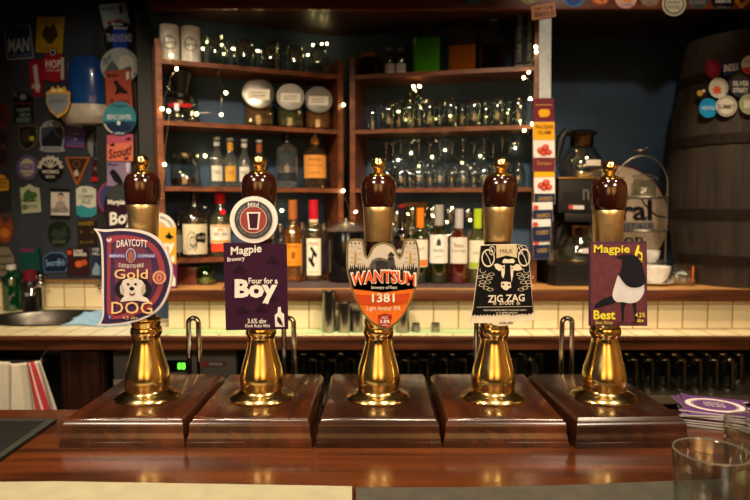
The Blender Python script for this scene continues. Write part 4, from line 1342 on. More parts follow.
string('single fairy light glowing behind the wide open jar', [(188, 151), (205.5, 156), (214, 152)], 'L', d=.17, bulbs=[1])

string('fairy lights lying behind the upturned tumblers on the top left shelf', [(203, 49), (207, 42), (222, 45), (224, 54), (233, 49), (246, 50), (258, 51), (272, 55), (296, 54), (308, 55), (313, 45), (322, 44), (327, 44)], 'L', d=.15, bulbs=[0, 1, 2, 3, 4, 6, 9, 10, 11, 12], br=.0042)
string('fairy lights lying behind the stemless glasses on the middle right shelf', [(380, 118), (398, 112), (406, 120), (421, 108), (436, 119), (450, 116), (466, 120), (487, 117), (507, 113), (520, 121)], 'R', d=.193, bulbs=[1, 2, 3, 4, 5, 7, 8, 9], br=.004)
string('fairy lights lying behind the upturned wine glasses', [(384, 152), (398, 160), (411, 153), (419, 166), (432, 157), (445, 150), (462, 163), (480, 156), (500, 160), (515, 148)], 'R', d=.193, bulbs=[1, 2, 3, 4, 5, 6, 7, 9], br=.004)
string('fairy lights low on the wall behind the wine bottles', [(392, 224), (408, 214), (423, 226), (433, 216), (447, 222), (452, 208), (470, 220), (486, 212)], 'R', d=.15, bulbs=[0, 1, 3, 4, 5, 6, 7], br=.004)

# ================================================================== ledge: spirit bottles, ice bucket, wines
zL = LZ + .0006
def ledge_pt(px, py):
    q_ = OnZ(px, py, LZ)
    return (q_.x, q_.y)
def mat_on(name, label, poly, z, h, m, cat):
    o = G().prism(flat_on(poly, z, h), (0, 0, -(h - .0004))).obj(name, m, smooth=False)
    return tag(o, label, cat)
SPECK = mat('speckled_runner', (74, 58, 58), rough=.7, noise=(130, .5))
mat_on('bar_runner', 'speckled dark runner under the spirit bottles and ice bucket', [(222, 289), (366, 288), (364, 280), (230, 280)], LZ, .003, SPECK, 'bar runner')
mat_on('bar_runner', 'speckled dark runner under the row of wine bottles', [(376, 288), (481, 288), (477, 278), (378, 278)], LZ, .003, SPECK, 'bar runner')
zR = LZ + .0036
X, Y = ledge_pt(293.5, 282)
AMB = liquid('amber_whisky', (226, 150, 50))
bottle('whisky bottle with coppery capsule and plain orange label', 293.5, 200, 282, 9.6, (X, Y), AMB, P(160, 92, 48), .235, [(.20, .47, 1.1, P(222, 140, 40), [('t', 'SINGLE MALT', 0, .82, .92, .75, P(130, 70, 20)), ('p', [(-.2, .32), (.2, .32), (.2, .62), (-.2, .62)], P(150, 80, 24)), ('t', 'aged in oak', 0, .1, .2, .6, P(150, 80, 24))])], sh=.55, nk=.74, rn=.40, z=zR)
X, Y = ledge_pt(314, 281)
bottle('whisky bottle with red capsule and cream label bearing a tilted black H', 314, 200, 281, 9.6, (X, Y), liquid('pale_amber', (200, 170, 110)), P(176, 26, 40), .24,
       [(.07, .525, .8, P(224, 216, 194), [('t', 'WHISKEY', 0, .82, .9, .5, P(170, 50, 40)), ('t', 'small batch', 0, .08, .13, .45, P(120, 110, 100)),
         ('p', [(-.62, .43), (-.46, .52), (.12, .3), (-.04, .2)], INKK), ('p', [(-.4, .73), (-.24, .8), (.36, .56), (.2, .47)], INKK), ('p', [(-.28, .44), (-.12, .38), (.06, .62), (-.1, .68)], INKK)])],
       sh=.56, nk=.76, rn=.42, z=zR, collar=(.70, .765, P(222, 210, 180)))
for px, y0, nm in ((268, 226, 'half hidden behind the plum clip'), (281, 224, 'behind and left of the orange label whisky'), (303, 222, 'between the two whisky bottles'), (324, 223, 'right of the H whisky bottle')):
    X, Y = W(px, 270, 2.875).x, 2.875 - (.02 if px > 300 else 0)
    H = W(px, y0, Y).z - zR
    o = wine_glass((X, Y, zR), 6.2 * Y / F, H, inverted=False).obj('wine_glass', GLASS)
    tag(o, 'upright wine glass on the ledge, ' + nm, 'wine glass', 'upright glasses behind the whisky')
# ice bucket with domed lid and tongs
X, Y = ledge_pt(347, 279)
X, Y = W(346, 279, 2.71).x, 2.71
s = Y / F
zz = lambda y: W(347, y, Y).z
r = thing('ice_bucket', 'black ice bucket with a silver domed lid and a serving spoon', 'ice bucket', (X, Y, zR))
G().lathe([(0, zR), (17 * s, zR), (18 * s, zR + .008), (18.2 * s, zz(233)), (17.2 * s, zz(231)), (0, zz(231))], (X, Y, 0), 36).obj('body', mat('gloss_black', (12, 11, 12), rough=.18), parent=r)
G().lathe([(19 * s, zz(231)), (19.4 * s, zz(229.5)), (17 * s, zz(227.5)), (10 * s, zz(224)), (4 * s, zz(222.4)), (0, zz(222))], (X, Y, 0), 36).obj('lid', mat('polished_lid', (225, 222, 215), rough=.35, metal=1.0), parent=r)
G().sphere((X, Y, zz(220.5)), 2.4 * s, 14, 8).obj('knob', CHROME, parent=r)
G().tube([(X + 2 * s, Y, zz(222)), (X + 3.6 * s, Y, zz(214)), (X + 2.2 * s, Y, zz(206)), (X - .5 * s, Y, zz(200)), (X - 1.5 * s, Y, zz(197))], [.0022, .0024, .003, .0045, .003], 8).obj('spoon', CHROME, parent=r)
# wine bottles
GREENG = liquid('green_bottle', (70, 96, 40)); REDW = liquid('red_wine', (40, 34, 22)); ROSE = liquid('rose_wine', (190, 70, 52)); WHITEW = liquid('white_wine', (206, 210, 120))
CRL = P(216, 206, 186)
WB = [(402, 205, 285, 8.2, REDW, P(30, 24, 24), [(.22, .55, 1.1, P(40, 20, 24), [('t', 'MERLOT', 0, .5, .66, .6, CRL)])], 'dark red wine bottle with black capsule, half behind the middle pump'),
      (420, 208, 285, 8.3, GREENG, P(232, 120, 30), [(.22, .58, 1.1, CRL, [('p', [(-.95, .03), (.95, .03), (.95, .26), (-.95, .26)], P(226, 118, 50)), ('t', 'PINOT', 0, .6, .72, .5, P(120, 100, 90))])], 'green wine bottle with bright orange capsule'),
      (438.5, 205, 285, 9.8, liquid('bottle_green', (84, 100, 34)), P(150, 146, 142), [(.26, .62, 1.1, P(222, 216, 204), [('p', [(-.22, .62), (.22, .62), (.22, .78), (0, .9), (-.22, .78)], P(60, 60, 64)), ('t', 'CHATEAU', 0, .4, .5, .6, P(90, 90, 94)), ('t', 'grand vin', 0, .2, .27, .4, P(120, 120, 120))])], 'red wine bottle with grey capsule and crest on its white label'),
      (458.5, 209, 285, 9.3, ROSE, P(176, 172, 170), [(.27, .62, 1.1, CRL, [('t', 'Rose', 0, .62, .78, .5, P(130, 100, 80)), ('t', 'Pinot Grigio', 0, .42, .54, .8, P(110, 90, 76))])], 'rose wine bottle with pale grey capsule and cream label'),
      (477, 209, 285, 9.0, WHITEW, P(170, 196, 40), [(.20, .58, 1.1, P(216, 214, 190), [('p', [(-1, .02), (1, .02), (1, .22), (-1, .22)], P(160, 180, 50)), ('t', 'WHITE', 0, .5, .6, .5, P(140, 140, 90))])], 'white wine bottle with lime green capsule')]
for px, y0, y1, hw, gm, cm, labs, lb in WB:
    X, Y = ledge_pt(px, 283.5)
    bottle(lb, px, y0, y1, hw, (X, Y), gm, cm, .26 if px != 402 else .22, labs, sh=.60, nk=.72, rn=.40, group='wine bottles on the ledge', z=zR,
           extra=(lambda root, c, R, H, am: G().lathe([(R * .46 * 1.0, H * .965), (R * .47, H * 1.0), (0, H * 1.003)], c, 18).obj('capsule_top', P(150, 24, 30), parent=root)) if px == 402 else None)
for px, y0, nm in ((396, 210, 'behind the black capped bottle'), (412, 206, 'behind the orange capped bottle'), (432, 206, 'behind the crest label bottle'), (449, 208, 'between the crest label and rose bottles'), (467, 208, 'between the rose and lime capped bottles'), (489, 206, 'behind the cow clip pump')):
    X, Y = W(px, 270, 2.885).x, 2.885
    H = W(px, y0, Y).z - LZ - .004
    o = wine_glass((X, Y, zR if px < 485 else zL), 9 * Y / F, H, inverted=False).obj('wine_glass', GLASS)
    tag(o, 'upright wine glass on the ledge ' + nm, 'wine glass', 'upright glasses behind the wines')
o = G().box(W(404, 240, 2.95).x, W(443, 240, 2.95).x, 2.945, 2.995, LZ + .0036, W(420, 202, 2.95).z, b=.002).obj('cardboard_carton', mat('tan_card', (150, 112, 66), rough=.8))
tag(o, 'tan cardboard carton standing behind the wine bottles', 'carton')

# ================================================================== pump clips collected on the left wall
YWALL = 3.0245
FADE = 'old pump clips stuck on the dark wall'
def wclip(label, outline, col, Y=YWALL, group=FADE, thick=.004, plane=None, gap=.0012):
    return Plate('pump_clip', label, 'pump clip', outline, P(*col), Y, thick=thick, group=group, plane=plane, gap=gap)
p = wclip('dark blue rectangular clip with thin white border and big white letters', [(4, 26), (30, 25), (33.5, 58), (7, 60)], (150, 160, 180))
p.poly([(5, 27), (29.2, 26), (32.5, 57), (8, 59)], P(26, 52, 92), 1).text('MAN', 8.5, 38, 29.5, 52, P(190, 200, 220), 2, slope=-1.5, bold=.02).text('BREWERY', 9, 54, 31, 57, P(120, 140, 180), 2, slope=-1).done()
p = wclip('yellow rectangular clip with dark brown scribbled emblem', [(37, 17), (64.5, 17), (62, 53.5), (35.5, 52)], (176, 140, 30))
p.poly(circ(50, 34, 8, 7), P(90, 66, 24), 1).poly([(43, 36), (46, 24), (50, 30), (54, 22), (58, 36), (52, 44), (47, 43)], P(66, 46, 20), 2).text('GOLDEN', 41, 20, 60, 24, P(90, 60, 20), 2).text('PALE ALE', 40, 47, 58, 50.5, P(90, 60, 20), 2).done()
p = wclip('crimson curved clip half hidden behind the other red one', [(29, 62), (34, 59), (43, 60), (43, 96), (34, 97), (30, 86)], (140, 26, 40))
p.poly([(33, 66), (37, 64), (40, 92), (36, 92)], P(190, 180, 180), 1).text('APA', 32, 84, 41, 89, INKW, 2).done()
p = wclip('crimson clip with black domed top and white three letter word', [(44, 58), (47, 54), (49, 50), (55, 50), (58, 54), (64, 57), (64.5, 80), (54, 82), (43, 79)], (160, 28, 44), Y=YWALL - .006)
p.poly(circ(53, 52.5, 4, 3.5), INKK, 1).ring(53, 52.5, 2.2, 2.9, INKW, 2).text('HOP', 46, 60, 61, 68, INKW, 2, bold=.02).text('HOUSE LAGER', 47, 69, 61, 71.5, INKW, 2).poly([(61, 57), (64, 58), (64, 79), (61, 80)], P(190, 186, 190), 1).done()
p = wclip('grey shield clip with gold crown top and gold rim', [(46, 92), (50, 90), (52, 86), (56, 89), (58, 85), (60, 89), (65, 86), (66, 90), (70, 92), (70, 104), (67, 112), (58, 118), (50, 111), (46.5, 103)], (196, 150, 60), Y=YWALL - .15)
p.poly([(46.6, 94), (68.3, 94), (68, 104), (65, 110.5), (57.5, 115.5), (50.5, 110), (47.2, 103)], P(120, 128, 136), 1).poly([(50, 92), (53, 88.5), (57, 91), (60, 88), (65, 91.5)], P(226, 206, 150), 1).text('LORDS', 50, 99, 64, 103, P(60, 64, 72), 2).done()
p = wclip('black clip with three rows of pale teal hand lettering', [(13, 97), (19, 93), (27, 93), (33, 98), (33, 122), (14, 122)], (20, 20, 24))
p.poly(circ(23, 97, 3.5, 3), P(130, 130, 136), 1).line([(13, 92), (17, 97)], .8, P(150, 140, 100), 1).poly([(14, 102), (32, 102), (32, 104.5), (14, 104.5)], P(80, 30, 36), 1)
for i, t in enumerate(('HAPPY', 'NEW', 'BEER!')):
    p.text(t, 17 if i != 1 else 20, 108 + i * 5, 31, 112 + i * 5, P(140, 176, 170), 2)
p.done()
p = wclip('dark olive shield clip with a single yellow spot', [(18, 127), (27, 124), (37, 126), (37.5, 140), (33, 147), (27, 150.5), (21, 147), (18, 140)], (92, 86, 66))
p.poly([(19.2, 128), (27, 125.6), (35.8, 127.2), (36.2, 139.6), (32, 146), (27, 149), (22, 146), (19.2, 139.4)], P(30, 32, 30), 1).poly(circ(32, 138.5, 2.6), P(170, 170, 40), 2).poly([(23, 132), (28, 129), (31, 135), (27, 143), (22, 139)], P(58, 54, 40), 2).done()
p = wclip('dome topped grey clip with white outline over a dark hillside', [(39, 150), (41, 147), (39.5, 138), (40, 128), (45, 122), (52, 120), (59, 122), (64, 128), (64.5, 138), (63, 147), (65, 151), (58, 152), (46, 152)], (150, 156, 166))
p.poly([(42, 146.5), (41, 138), (41.4, 129), (46, 123.6), (52, 121.7), (58, 123.6), (62.6, 129), (63, 138), (62, 146.5)], P(58, 66, 82), 1).poly([(42, 146), (43, 138), (48, 135), (52, 129), (57, 136), (62, 139), (62, 146)], P(26, 30, 38), 2).text('PALE ALE', 44, 147.6, 60, 150.6, P(40, 44, 54), 2).text('MOORLAND', 44.5, 125, 59.5, 128.5, INKW, 3, arch=2).done()
p = wclip('muted purple square clip below the towel dispenser', [(66, 127), (85, 128), (84, 148), (65.5, 147)], (88, 72, 128))
p.text('violet', 70, 132, 80, 135, P(160, 150, 190), 2).poly([(65.5, 145), (84, 146), (84, 148), (65.5, 147)], P(120, 60, 120), 1).poly([(74, 138), (77, 138), (76, 141)], P(190, 184, 210), 2).done()
p = wclip('round grey clip with black bare trees', circ(100, 145, 12.5, 15), (120, 124, 126))
for x in (93, 97, 101):
    p.poly([(x, 158), (x + .6, 140), (x + 2.4, 128 + (x % 3) * 2), (x + 3, 142), (x + 4, 158)], P(40, 42, 46), 1)
p.done()
p = wclip('round white clip with a violet band across it', circ(27.3, 167.5, 11, 12.5), (90, 82, 120))
p.poly(circ(27.3, 167.5, 7.6, 9), P(176, 172, 160), 1).poly(rect(17, 164, 37.6, 170), P(84, 72, 128), 2).text('TWICE', 20, 165, 35, 169, P(190, 186, 200), 3).text('BREW', 22, 172, 33, 175, P(90, 80, 110), 3).done()
p = wclip('round black clip with a white half gear wheel', circ(50.5, 169, 12.6, 13), (20, 20, 22))
p.ring(50.5, 168.5, 9, 12, P(196, 194, 186), 1, a0=0, a1=180, ry=1.0)
for k in range(8):
    a = math.radians(8 + k * 23.4)
    c0 = (50.5 + 12.2 * math.cos(a), 168.5 - 12.2 * math.sin(a))
    p.poly(circ(c0[0], c0[1], 1.2, n=8), P(196, 194, 186), 1)
for a in (35, 65, 90, 115, 145):
    a = math.radians(a)
    p.line([(50.5, 168), (50.5 + 9.5 * math.cos(a), 168.5 - 9.5 * math.sin(a))], 1.4, P(196, 194, 186), 1)
p.text('WORKS', 42, 170, 59, 173.5, INKW, 2, bold=.02).text('BEER', 46, 175.5, 55, 178, INKW, 2).done()
p = wclip('brown downward triangle clip edged in orange', [(65, 157), (90, 157), (88, 163), (78, 185), (76, 185), (67, 164)], (150, 90, 46))
p.poly([(67.5, 158.5), (87.5, 158.5), (77, 181.5)], P(52, 34, 28), 1).poly([(75, 176), (74, 172), (77, 169), (79, 173), (79, 176)], P(180, 170, 160), 2).ring(77, 164, 3, 4, P(120, 70, 50), 2).done()
p = wclip('dark maroon square clip with bright red foot', [(92, 160), (106, 160), (106, 182), (91.5, 182)], (62, 26, 34))
p.poly([(91.5, 177), (106, 177), (106, 181), (91.5, 181)], P(180, 30, 34), 1).text('RUBY', 94, 167, 104, 171, P(150, 120, 120), 2).done()
p = wclip('cream clip with a green dinosaur silhouette', [(20, 188), (25, 187), (29, 184), (34, 187), (39, 188), (41, 212), (22, 213.5)], (170, 176, 150))
p.poly([(23, 196), (26, 191), (29, 189), (32, 192), (36, 192), (38, 196), (34, 199), (33, 202), (31, 199), (27, 200), (25, 203)], P(62, 96, 56), 1).text('Hopasaur', 22, 198, 38, 203, P(40, 70, 40), 3, bold=.02).poly(circ(25, 207, 3), P(86, 110, 50), 2).text('BITTER', 28.5, 205, 38, 208.5, P(50, 70, 46), 2).done()
p = wclip('black and white clip with a sketched person holding a glass', [(50, 188), (70, 189), (70, 219), (50, 218)], (24, 22, 26))
p.poly([(51, 192), (69.5, 192.5), (69.5, 215.5), (51, 215)], P(196, 190, 182), 1).poly(circ(61, 195.5, 3, 2.6), INKK, 2).poly([(58, 196), (61, 194.5), (64, 196.5), (63, 200), (60, 200.5)], P(190, 160, 140), 3).poly([(55, 208), (57, 202), (61, 200.5), (65, 202), (67, 208)], P(150, 140, 136), 2).text('GRENGER', 51.5, 208, 69, 212.6, INKK, 3, bold=.02).done()
p = wclip('shield shaped clip, cream above and teal below, headed copper ale', [(76, 189), (80, 186.5), (86, 186), (92, 187), (96, 190), (96, 214), (91, 217), (81, 217.5), (76.5, 214)], (196, 196, 184))
p.poly([(76.3, 206), (82, 205), (89, 208), (96, 206.5), (96, 214), (91, 217), (81, 217.5), (76.5, 214)], P(50, 134, 150), 1).ring(84.5, 190.5, 1.4, 2.1, INKK, 1).text('COPPER', 79, 195, 94, 198.5, P(60, 70, 80), 2).text('ALE', 82, 199.5, 90.5, 203.5, P(60, 70, 80), 2).done()
p = wclip('round near-black clip with faint green picture', circ(59, 233.5, 12.3, 13.5), (46, 54, 46))
p.poly(circ(59, 233.5, 11.3, 12.4), P(26, 32, 28), 1).poly([(51, 236), (54, 228), (59, 231), (65, 226), (68, 236), (60, 240)], P(40, 54, 42), 2).text('STOUT', 53, 240, 66, 243.5, P(110, 120, 90), 3).done()
p = wclip('dark brown oblong clip with dull yellow lettering', [(77, 220), (97, 220), (97, 246), (77.5, 247)], (40, 30, 24))
p.text('HARVEST', 79, 221.5, 94, 225.5, P(140, 116, 40), 2, bold=.02).text('BEST BITTER', 80, 241, 94, 243.5, P(130, 106, 40), 2).poly(circ(81.5, 232, 1.5), P(100, 70, 36), 1).poly(circ(92.5, 232, 1.5), P(100, 70, 36), 1).done()
p = wclip('navy badge shaped clip with pale blue script', [(43, 257), (50, 252), (62, 252), (67, 257), (68.5, 266), (66, 272), (45, 273), (42.5, 266)], (70, 96, 130))
p.poly([(44.4, 258), (50.6, 253.5), (61.6, 253.5), (65.8, 258), (67, 266), (65, 271), (46, 271.6), (44, 266)], P(22, 32, 52), 1).text('Swordfish', 46, 259, 65, 266, P(130, 170, 200), 2, slope=-1).done()
p = wclip('maroon oblong clip with two orange fruits', [(67, 248), (89, 248), (89.5, 276), (67, 276)], (48, 26, 28))
p.text('LONG', 74, 249.5, 83, 252.5, INKW, 2, bold=.02).text('BARKER', 74, 253, 87, 256, INKW, 2, bold=.02).poly(circ(69.5, 252.5, 2.4), P(190, 70, 40), 1).poly(circ(79, 264, 4, 3.4), P(190, 90, 50), 1).poly(circ(84, 262.5, 3.4, 3), P(170, 74, 44), 2).done()
p = wclip('small navy clip with white heading, partly behind the dog clip', [(92, 247), (104, 247), (104, 276), (92, 276)], (34, 44, 70))
p.text('NORTH', 93, 248, 103, 251, INKW, 2).text('HILL', 93, 252, 101, 255, INKW, 2).poly([(92.5, 270), (96, 262), (99, 266), (103.5, 260), (103.5, 275), (92.5, 275)], P(120, 140, 160), 1).done()

# clips at the far left
p = wclip('yellow and black clip at the far left of the dark wall', [(-8, 172), (5, 173), (10, 178), (11, 211), (-8, 213)], (40, 40, 42))
p.poly([(-8, 174), (4, 175), (8.5, 180), (9, 190), (-8, 192)], P(196, 146, 34), 1).text('AMBER', -6, 178, 8, 188, INKK, 2).done()
p = wclip('brown oval clip at the far left of the dark wall', circ(5, 229, 9, 15.5), (86, 56, 40))
p.poly(circ(5, 229, 7.4, 13), P(120, 60, 30), 1).poly(circ(6, 219, 4, 3.6), P(60, 44, 40), 2).poly(circ(5, 233, 5, 5), P(170, 100, 40), 2).done()
p = wclip('faded dark poster clip high at the far left of the wall', [(-8, 130), (8, 132), (8.5, 167), (-8, 169)], (66, 50, 48))
p.poly([(-8, 133), (6.5, 134.5), (7, 164), (-8, 166)], P(36, 30, 34), 1).text('PORTER', -6, 144, 6, 150, P(120, 100, 90), 2).done()
p = wclip('dull red round clip high at the far left of the wall', circ(0, 115, 8, 12), (110, 36, 40))
p.poly(circ(0, 115, 5.6, 9), P(60, 40, 44), 1).done()
p = wclip('beige scroll clip low at the far left of the wall', [(-8, 247), (8, 247), (14, 258), (14, 274), (-8, 278)], (110, 104, 84))
for yy in (256, 264, 270):
    p.line([(-7, yy), (11, yy)], 1.6, P(60, 56, 48), 1)
p.done()

# ---------------------------------------------------------------- clips down the dark post
YP1 = 2.925
CH = 'pump clips fixed in a column on the dark post'
def pclip(label, outline, col, k):
    return Plate('pump_clip', label, 'pump clip', outline, P(*col), YP1 - .0055 * k, thick=.004, group=CH, gap=.001)
p = pclip('silver grey oblong clip at the very top of the post', [(99, 5), (125, 2), (130, 23), (104, 28)], (150, 164, 166), 1)
p.text('Magpie', 102, 6.5, 115, 11, P(60, 66, 72), 2, slope=-1.5, bold=.01).poly([(119, 6), (122, 5), (123, 13), (120, 14)], P(40, 44, 50), 2).poly([(107, 22), (122, 19), (123, 22), (108, 25)], P(170, 40, 36), 2).done()
p = pclip('round black and blue clip second from the top of the post', circ(120.5, 40, 18.5, 19), (18, 20, 28), 2)
p.ring(120.5, 40, 17.4, 18.1, P(70, 80, 100), 1).poly([(113, 28), (126, 28), (128, 57), (112, 57)], P(24, 62, 160), 1).text('TRAILHOUND', 106.5, 34, 132, 42, P(200, 200, 204), 3).text('Magpie', 112, 22.5, 123, 26.5, INKW, 3, bold=.03).text('Brewery', 114, 26.5, 128, 30, INKW, 3, bold=.03).done()
p = pclip('round silvery clip with mottled pale sky, third down the post', circ(119.5, 66, 19, 18.5), (172, 180, 176), 3)
p.poly(circ(126, 64, 8, 9), P(206, 210, 196), 1).poly([(103, 74), (112, 60), (120, 70), (130, 66), (136, 74), (128, 80), (110, 80)], P(90, 98, 104), 2).text('Magpie', 104, 54, 111, 66, P(70, 76, 80), 2, slope=-9).poly([(132, 70), (135, 68), (133, 78), (130, 79)], P(214, 212, 206), 3).done()
p = pclip('terracotta oblong clip with a flying black bird', [(105, 71.5), (130.5, 69), (133, 108), (107, 110)], (170, 80, 60), 4)
p.text('Magpie', 107.5, 73.5, 119, 77.5, P(60, 30, 30), 2, slope=-1, bold=.01).poly([(113, 82), (117, 80), (121, 86), (127, 91), (128, 94), (120, 93), (115, 95), (117, 88)], P(36, 24, 30), 2).text('Raven', 111, 98.5, 129, 104, P(50, 28, 28), 2, slope=-1).poly([(126, 72), (129.4, 71.5), (129, 79), (126.5, 80)], INKW, 2).done()
p = pclip('round teal clip with a moonlit mountain scene', circ(119.5, 118.5, 16.6, 17), (62, 140, 156), 5)
p.poly(circ(119.5, 118.5, 16.2, 16.6, a0=190, a1=350), P(34, 66, 100), 1).poly([(106, 126), (112, 122), (118, 126), (124, 121), (132, 127), (130, 131), (110, 131)], P(28, 46, 74), 2).text('BEING LIGHTER', 107.5, 114.5, 131.5, 119.5, P(210, 222, 222), 3, bold=.02).text('Magpie', 112, 104, 127, 108, P(36, 84, 100), 2).poly(circ(119, 123, 1.8, 2.3), INKW, 3).text('4.2% abv', 115, 132.3, 125, 134.4, INKW, 3, bold=.03).ring(119.5, 118.5, 15, 16.4, P(210, 196, 176), 3, a0=200, a1=245).done()
p = pclip('coral pink square clip with black scrolling script', [(107, 135), (133, 134), (133, 161), (107, 161)], (214, 116, 90), 4)
p.poly([(107, 135), (133, 134), (133, 142), (107, 144)], P(180, 84, 110), 1).text('Scout!', 109, 147, 131.5, 157, P(46, 24, 30), 3, slope=-5, bold=.02)
for bx, by in ((112, 145), (128, 139), (126, 158.5)):
    p.poly([(bx - 3, by), (bx, by - 1), (bx + 2, by - 2.4), (bx + 3, by + .6), (bx, by + 1.6)], P(50, 24, 36), 2)
p.done()
p = pclip('lavender square clip with a perched black bird', [(107, 161.5), (131, 161.5), (131, 186), (107, 186)], (130, 114, 142), 3)
p.text('Magpie', 108.5, 163, 119, 166.5, P(40, 34, 50), 2, bold=.01).poly([(109.5, 172), (113, 169), (116, 171), (120, 176), (124, 184), (119, 184), (114, 181)], P(22, 20, 28), 2).poly([(126, 163), (130, 163), (129.5, 172), (126.5, 172)], P(190, 180, 196), 2).done()
p = pclip('round dark plum clip with white script behind the leftmost pump', circ(120, 208, 16.5, 24), (40, 22, 34), 4)
p.poly(circ(120, 194, 13, 9), P(54, 58, 60), 1).text('Magpie', 108, 199.5, 125, 206, INKW, 3, bold=.03).text('Boy', 110, 211, 134, 228, INKW, 3, slope=-3, bold=.03).done()
p = pclip('magenta rimmed round clip peeping out behind the plum one', circ(109, 198, 11.5, 16), (130, 50, 96), 2)
p.poly(circ(109, 198, 9.5, 13.6), P(50, 60, 96), 1).done()

# stack of clips standing on the ledge behind the dog clip
YS = 2.491
p = Plate('pump_clip', 'white half-round clip standing behind the dog clip', 'pump clip', circ(158, 232, 18, 19, a0=0, a1=180) + [(140, 240), (176, 240)], P(214, 208, 200), YS, thick=.006, group='clips standing on the ledge', gap=.001)
p.circtext('BEST BREWERY', 158, 232, 13.5, 3, 120, 10, P(70, 60, 60), 2).poly(circ(157, 233, 12, 12, a0=0, a1=180), P(196, 150, 110), 1).done()
p = Plate('pump_clip', 'mustard yellow clip with white letters standing behind the dog clip', 'pump clip', [(150, 228), (176, 227), (176.5, 288.3), (150, 288.3)], P(200, 152, 44), YS - .008, thick=.005, group='clips standing on the ledge', gap=.001)
p.poly([(165, 236), (168, 234), (169, 231), (171, 235), (174, 237), (170, 239), (167, 238)], INKK, 2).text('ry', 164.5, 243, 174.5, 254, INKW, 2, bold=.05).poly([(170.5, 262), (171.5, 257), (174, 255), (175, 262)], INKW, 2).done()
p = Plate('pump_clip', 'magenta clip at the foot of the yellow one on the ledge', 'pump clip', [(165, 264.5), (177, 264), (176.6, 288.5), (165, 288.5)], P(112, 40, 84), YS - .016, thick=.005, group='clips standing on the ledge', gap=.001)
p.poly([(170.5, 286), (170, 278), (173, 274), (175.5, 279), (175.5, 286)], INKW, 2).done()

# ================================================================== towel dispenser
X, Y = W(82, 80, 2.90).x, 2.92
s = Y / F
zz = lambda y: W(80, y, 2.88).z
r = thing('towel_dispenser', 'blue plastic towel dispenser with a pale curved base on the wall', 'towel dispenser', (X, 3.025, zz(122)))
def half(loops, n=14):
    g = G()
    vs, fs = [], []
    for z, rx, ry in loops:
        for i in range(n + 1):
            a = math.pi + math.pi * i / n
            e = .75
            cx_, sy_ = math.cos(a), math.sin(a)
            vs.append((X + rx * math.copysign(abs(cx_) ** e, cx_), 3.026 + ry * math.copysign(abs(sy_) ** e, sy_), z))
    m_ = n + 1
    for k in range(len(loops) - 1):
        for i in range(n):
            fs.append((k * m_ + i, k * m_ + i + 1, (k + 1) * m_ + i + 1, (k + 1) * m_ + i))
        fs.append((k * m_ + n, k * m_, (k + 1) * m_, (k + 1) * m_ + n))
    fs.append(tuple(range(m_))[::-1])
    fs.append(tuple((len(loops) - 1) * m_ + i for i in range(m_)))
    return g.add(vs, fs)
half([(zz(108), 21 * s, .125), (zz(102), 23 * s, .13), (zz(70), 22 * s, .13), (zz(58), 20.5 * s, .12), (zz(53), 17 * s, .10), (zz(51.5), 8 * s, .06)]).obj('cover', mat('blue_plastic', (26, 68, 134), rough=.25, coat=.4), parent=r)
half([(zz(124), 12 * s, .07), (zz(122), 26 * s, .12), (zz(115), 29 * s, .142), (zz(108.3), 27 * s, .142), (zz(103), 24.2 * s, .136)]).obj('base', mat('off_white_plastic', (170, 160, 146), rough=.4), parent=r)
half([(zz(127), 8 * s, .07), (zz(124.2), 10 * s, .09)]).obj('outlet', BLACK, parent=r)

# ================================================================== sink corner
n = 48
g = G()
loops = [(1.075, .0012), (1.06, .004), (1.0, .003), (.985, -.004), (.95, -.06), (.88, -.12), (.7, -.145), (.15, -.15)]
vs, fs = [], []
for k, z in loops:
    for i in range(n):
        a = 2 * math.pi * i / n
        vs.append((SC.x + (SX * .985) * k * math.cos(a) if k < 1 else SC.x + (SX + (k - 1) * .3) * math.cos(a), SC.y + (SY * .985) * k * math.sin(a) if k < 1 else SC.y + (SY + (k - 1) * .3) * math.sin(a), WZ + z))
for k in range(len(loops) - 1):
    for i in range(n):
        j = (i + 1) % n
        fs.append((k * n + i, k * n + j, k * n + n + j, k * n + n + i))
fs.append(tuple((len(loops) - 1) * n + i for i in range(n)))
o = g.add(vs, fs).obj('sink_basin', mat('sink_steel', (104, 100, 92), rough=.33, metal=1.0, noise=(50, .1)), origin=(SC.x, SC.y, WZ), ang=60)
tag(o, 'oval stainless steel basin let into the tiled worktop', 'sink')
for k in range(3):
    G().box(SC.x + .16 + k * .012, SC.x + .167 + k * .012, SC.y + SY * .80, SC.y + SY * .805, WZ - .04, WZ - .02).obj('overflow_slot', BLACK, parent=o, smooth=False)
X, Y = W(41.5, 309, 2.935).x, 2.935
r = thing('pillar_tap', 'chrome pillar tap with a cross head at the back of the sink', 'tap', (X, Y, WZ + .0005))
zz = lambda y: W(41, y, Y).z
G().lathe([(0, WZ + .0006), (.02, WZ + .0006), (.02, WZ + .006), (.011, WZ + .012), (.010, zz(290)), (.014, zz(287)), (.013, zz(281)), (.007, zz(279)), (.006, zz(277)), (0, zz(277))], (X, Y, 0), 18).obj('pillar', CHROME, parent=r)
G().tube([(X, Y, zz(287)), (X + .004, Y - .05, zz(284)), (X + .005, Y - .09, zz(287)), (X + .005, Y - .095, zz(292))], .0075, 10).obj('spout', CHROME, parent=r)
G().tube([(X - .034, Y, zz(276)), (X + .034, Y, zz(276))], .0055, 8).tube([(X, Y - .034, zz(276)), (X, Y + .034, zz(276))], .0055, 8).sphere((X, Y, zz(275)), .009).obj('cross_handle', CHROME, parent=r)
X, Y = W(13, 308, 2.93).x, 2.93
bottle('clear squeezy bottle of green washing-up liquid beside the tap', 14, 265, 308, 8.8, (X, Y), liquid('green_soap', (20, 130, 96)), P(190, 190, 186), .1, [], sh=.7, nk=.86, rn=.42, z=WZ)
X, Y = W(31, 307, 2.91).x, 2.91
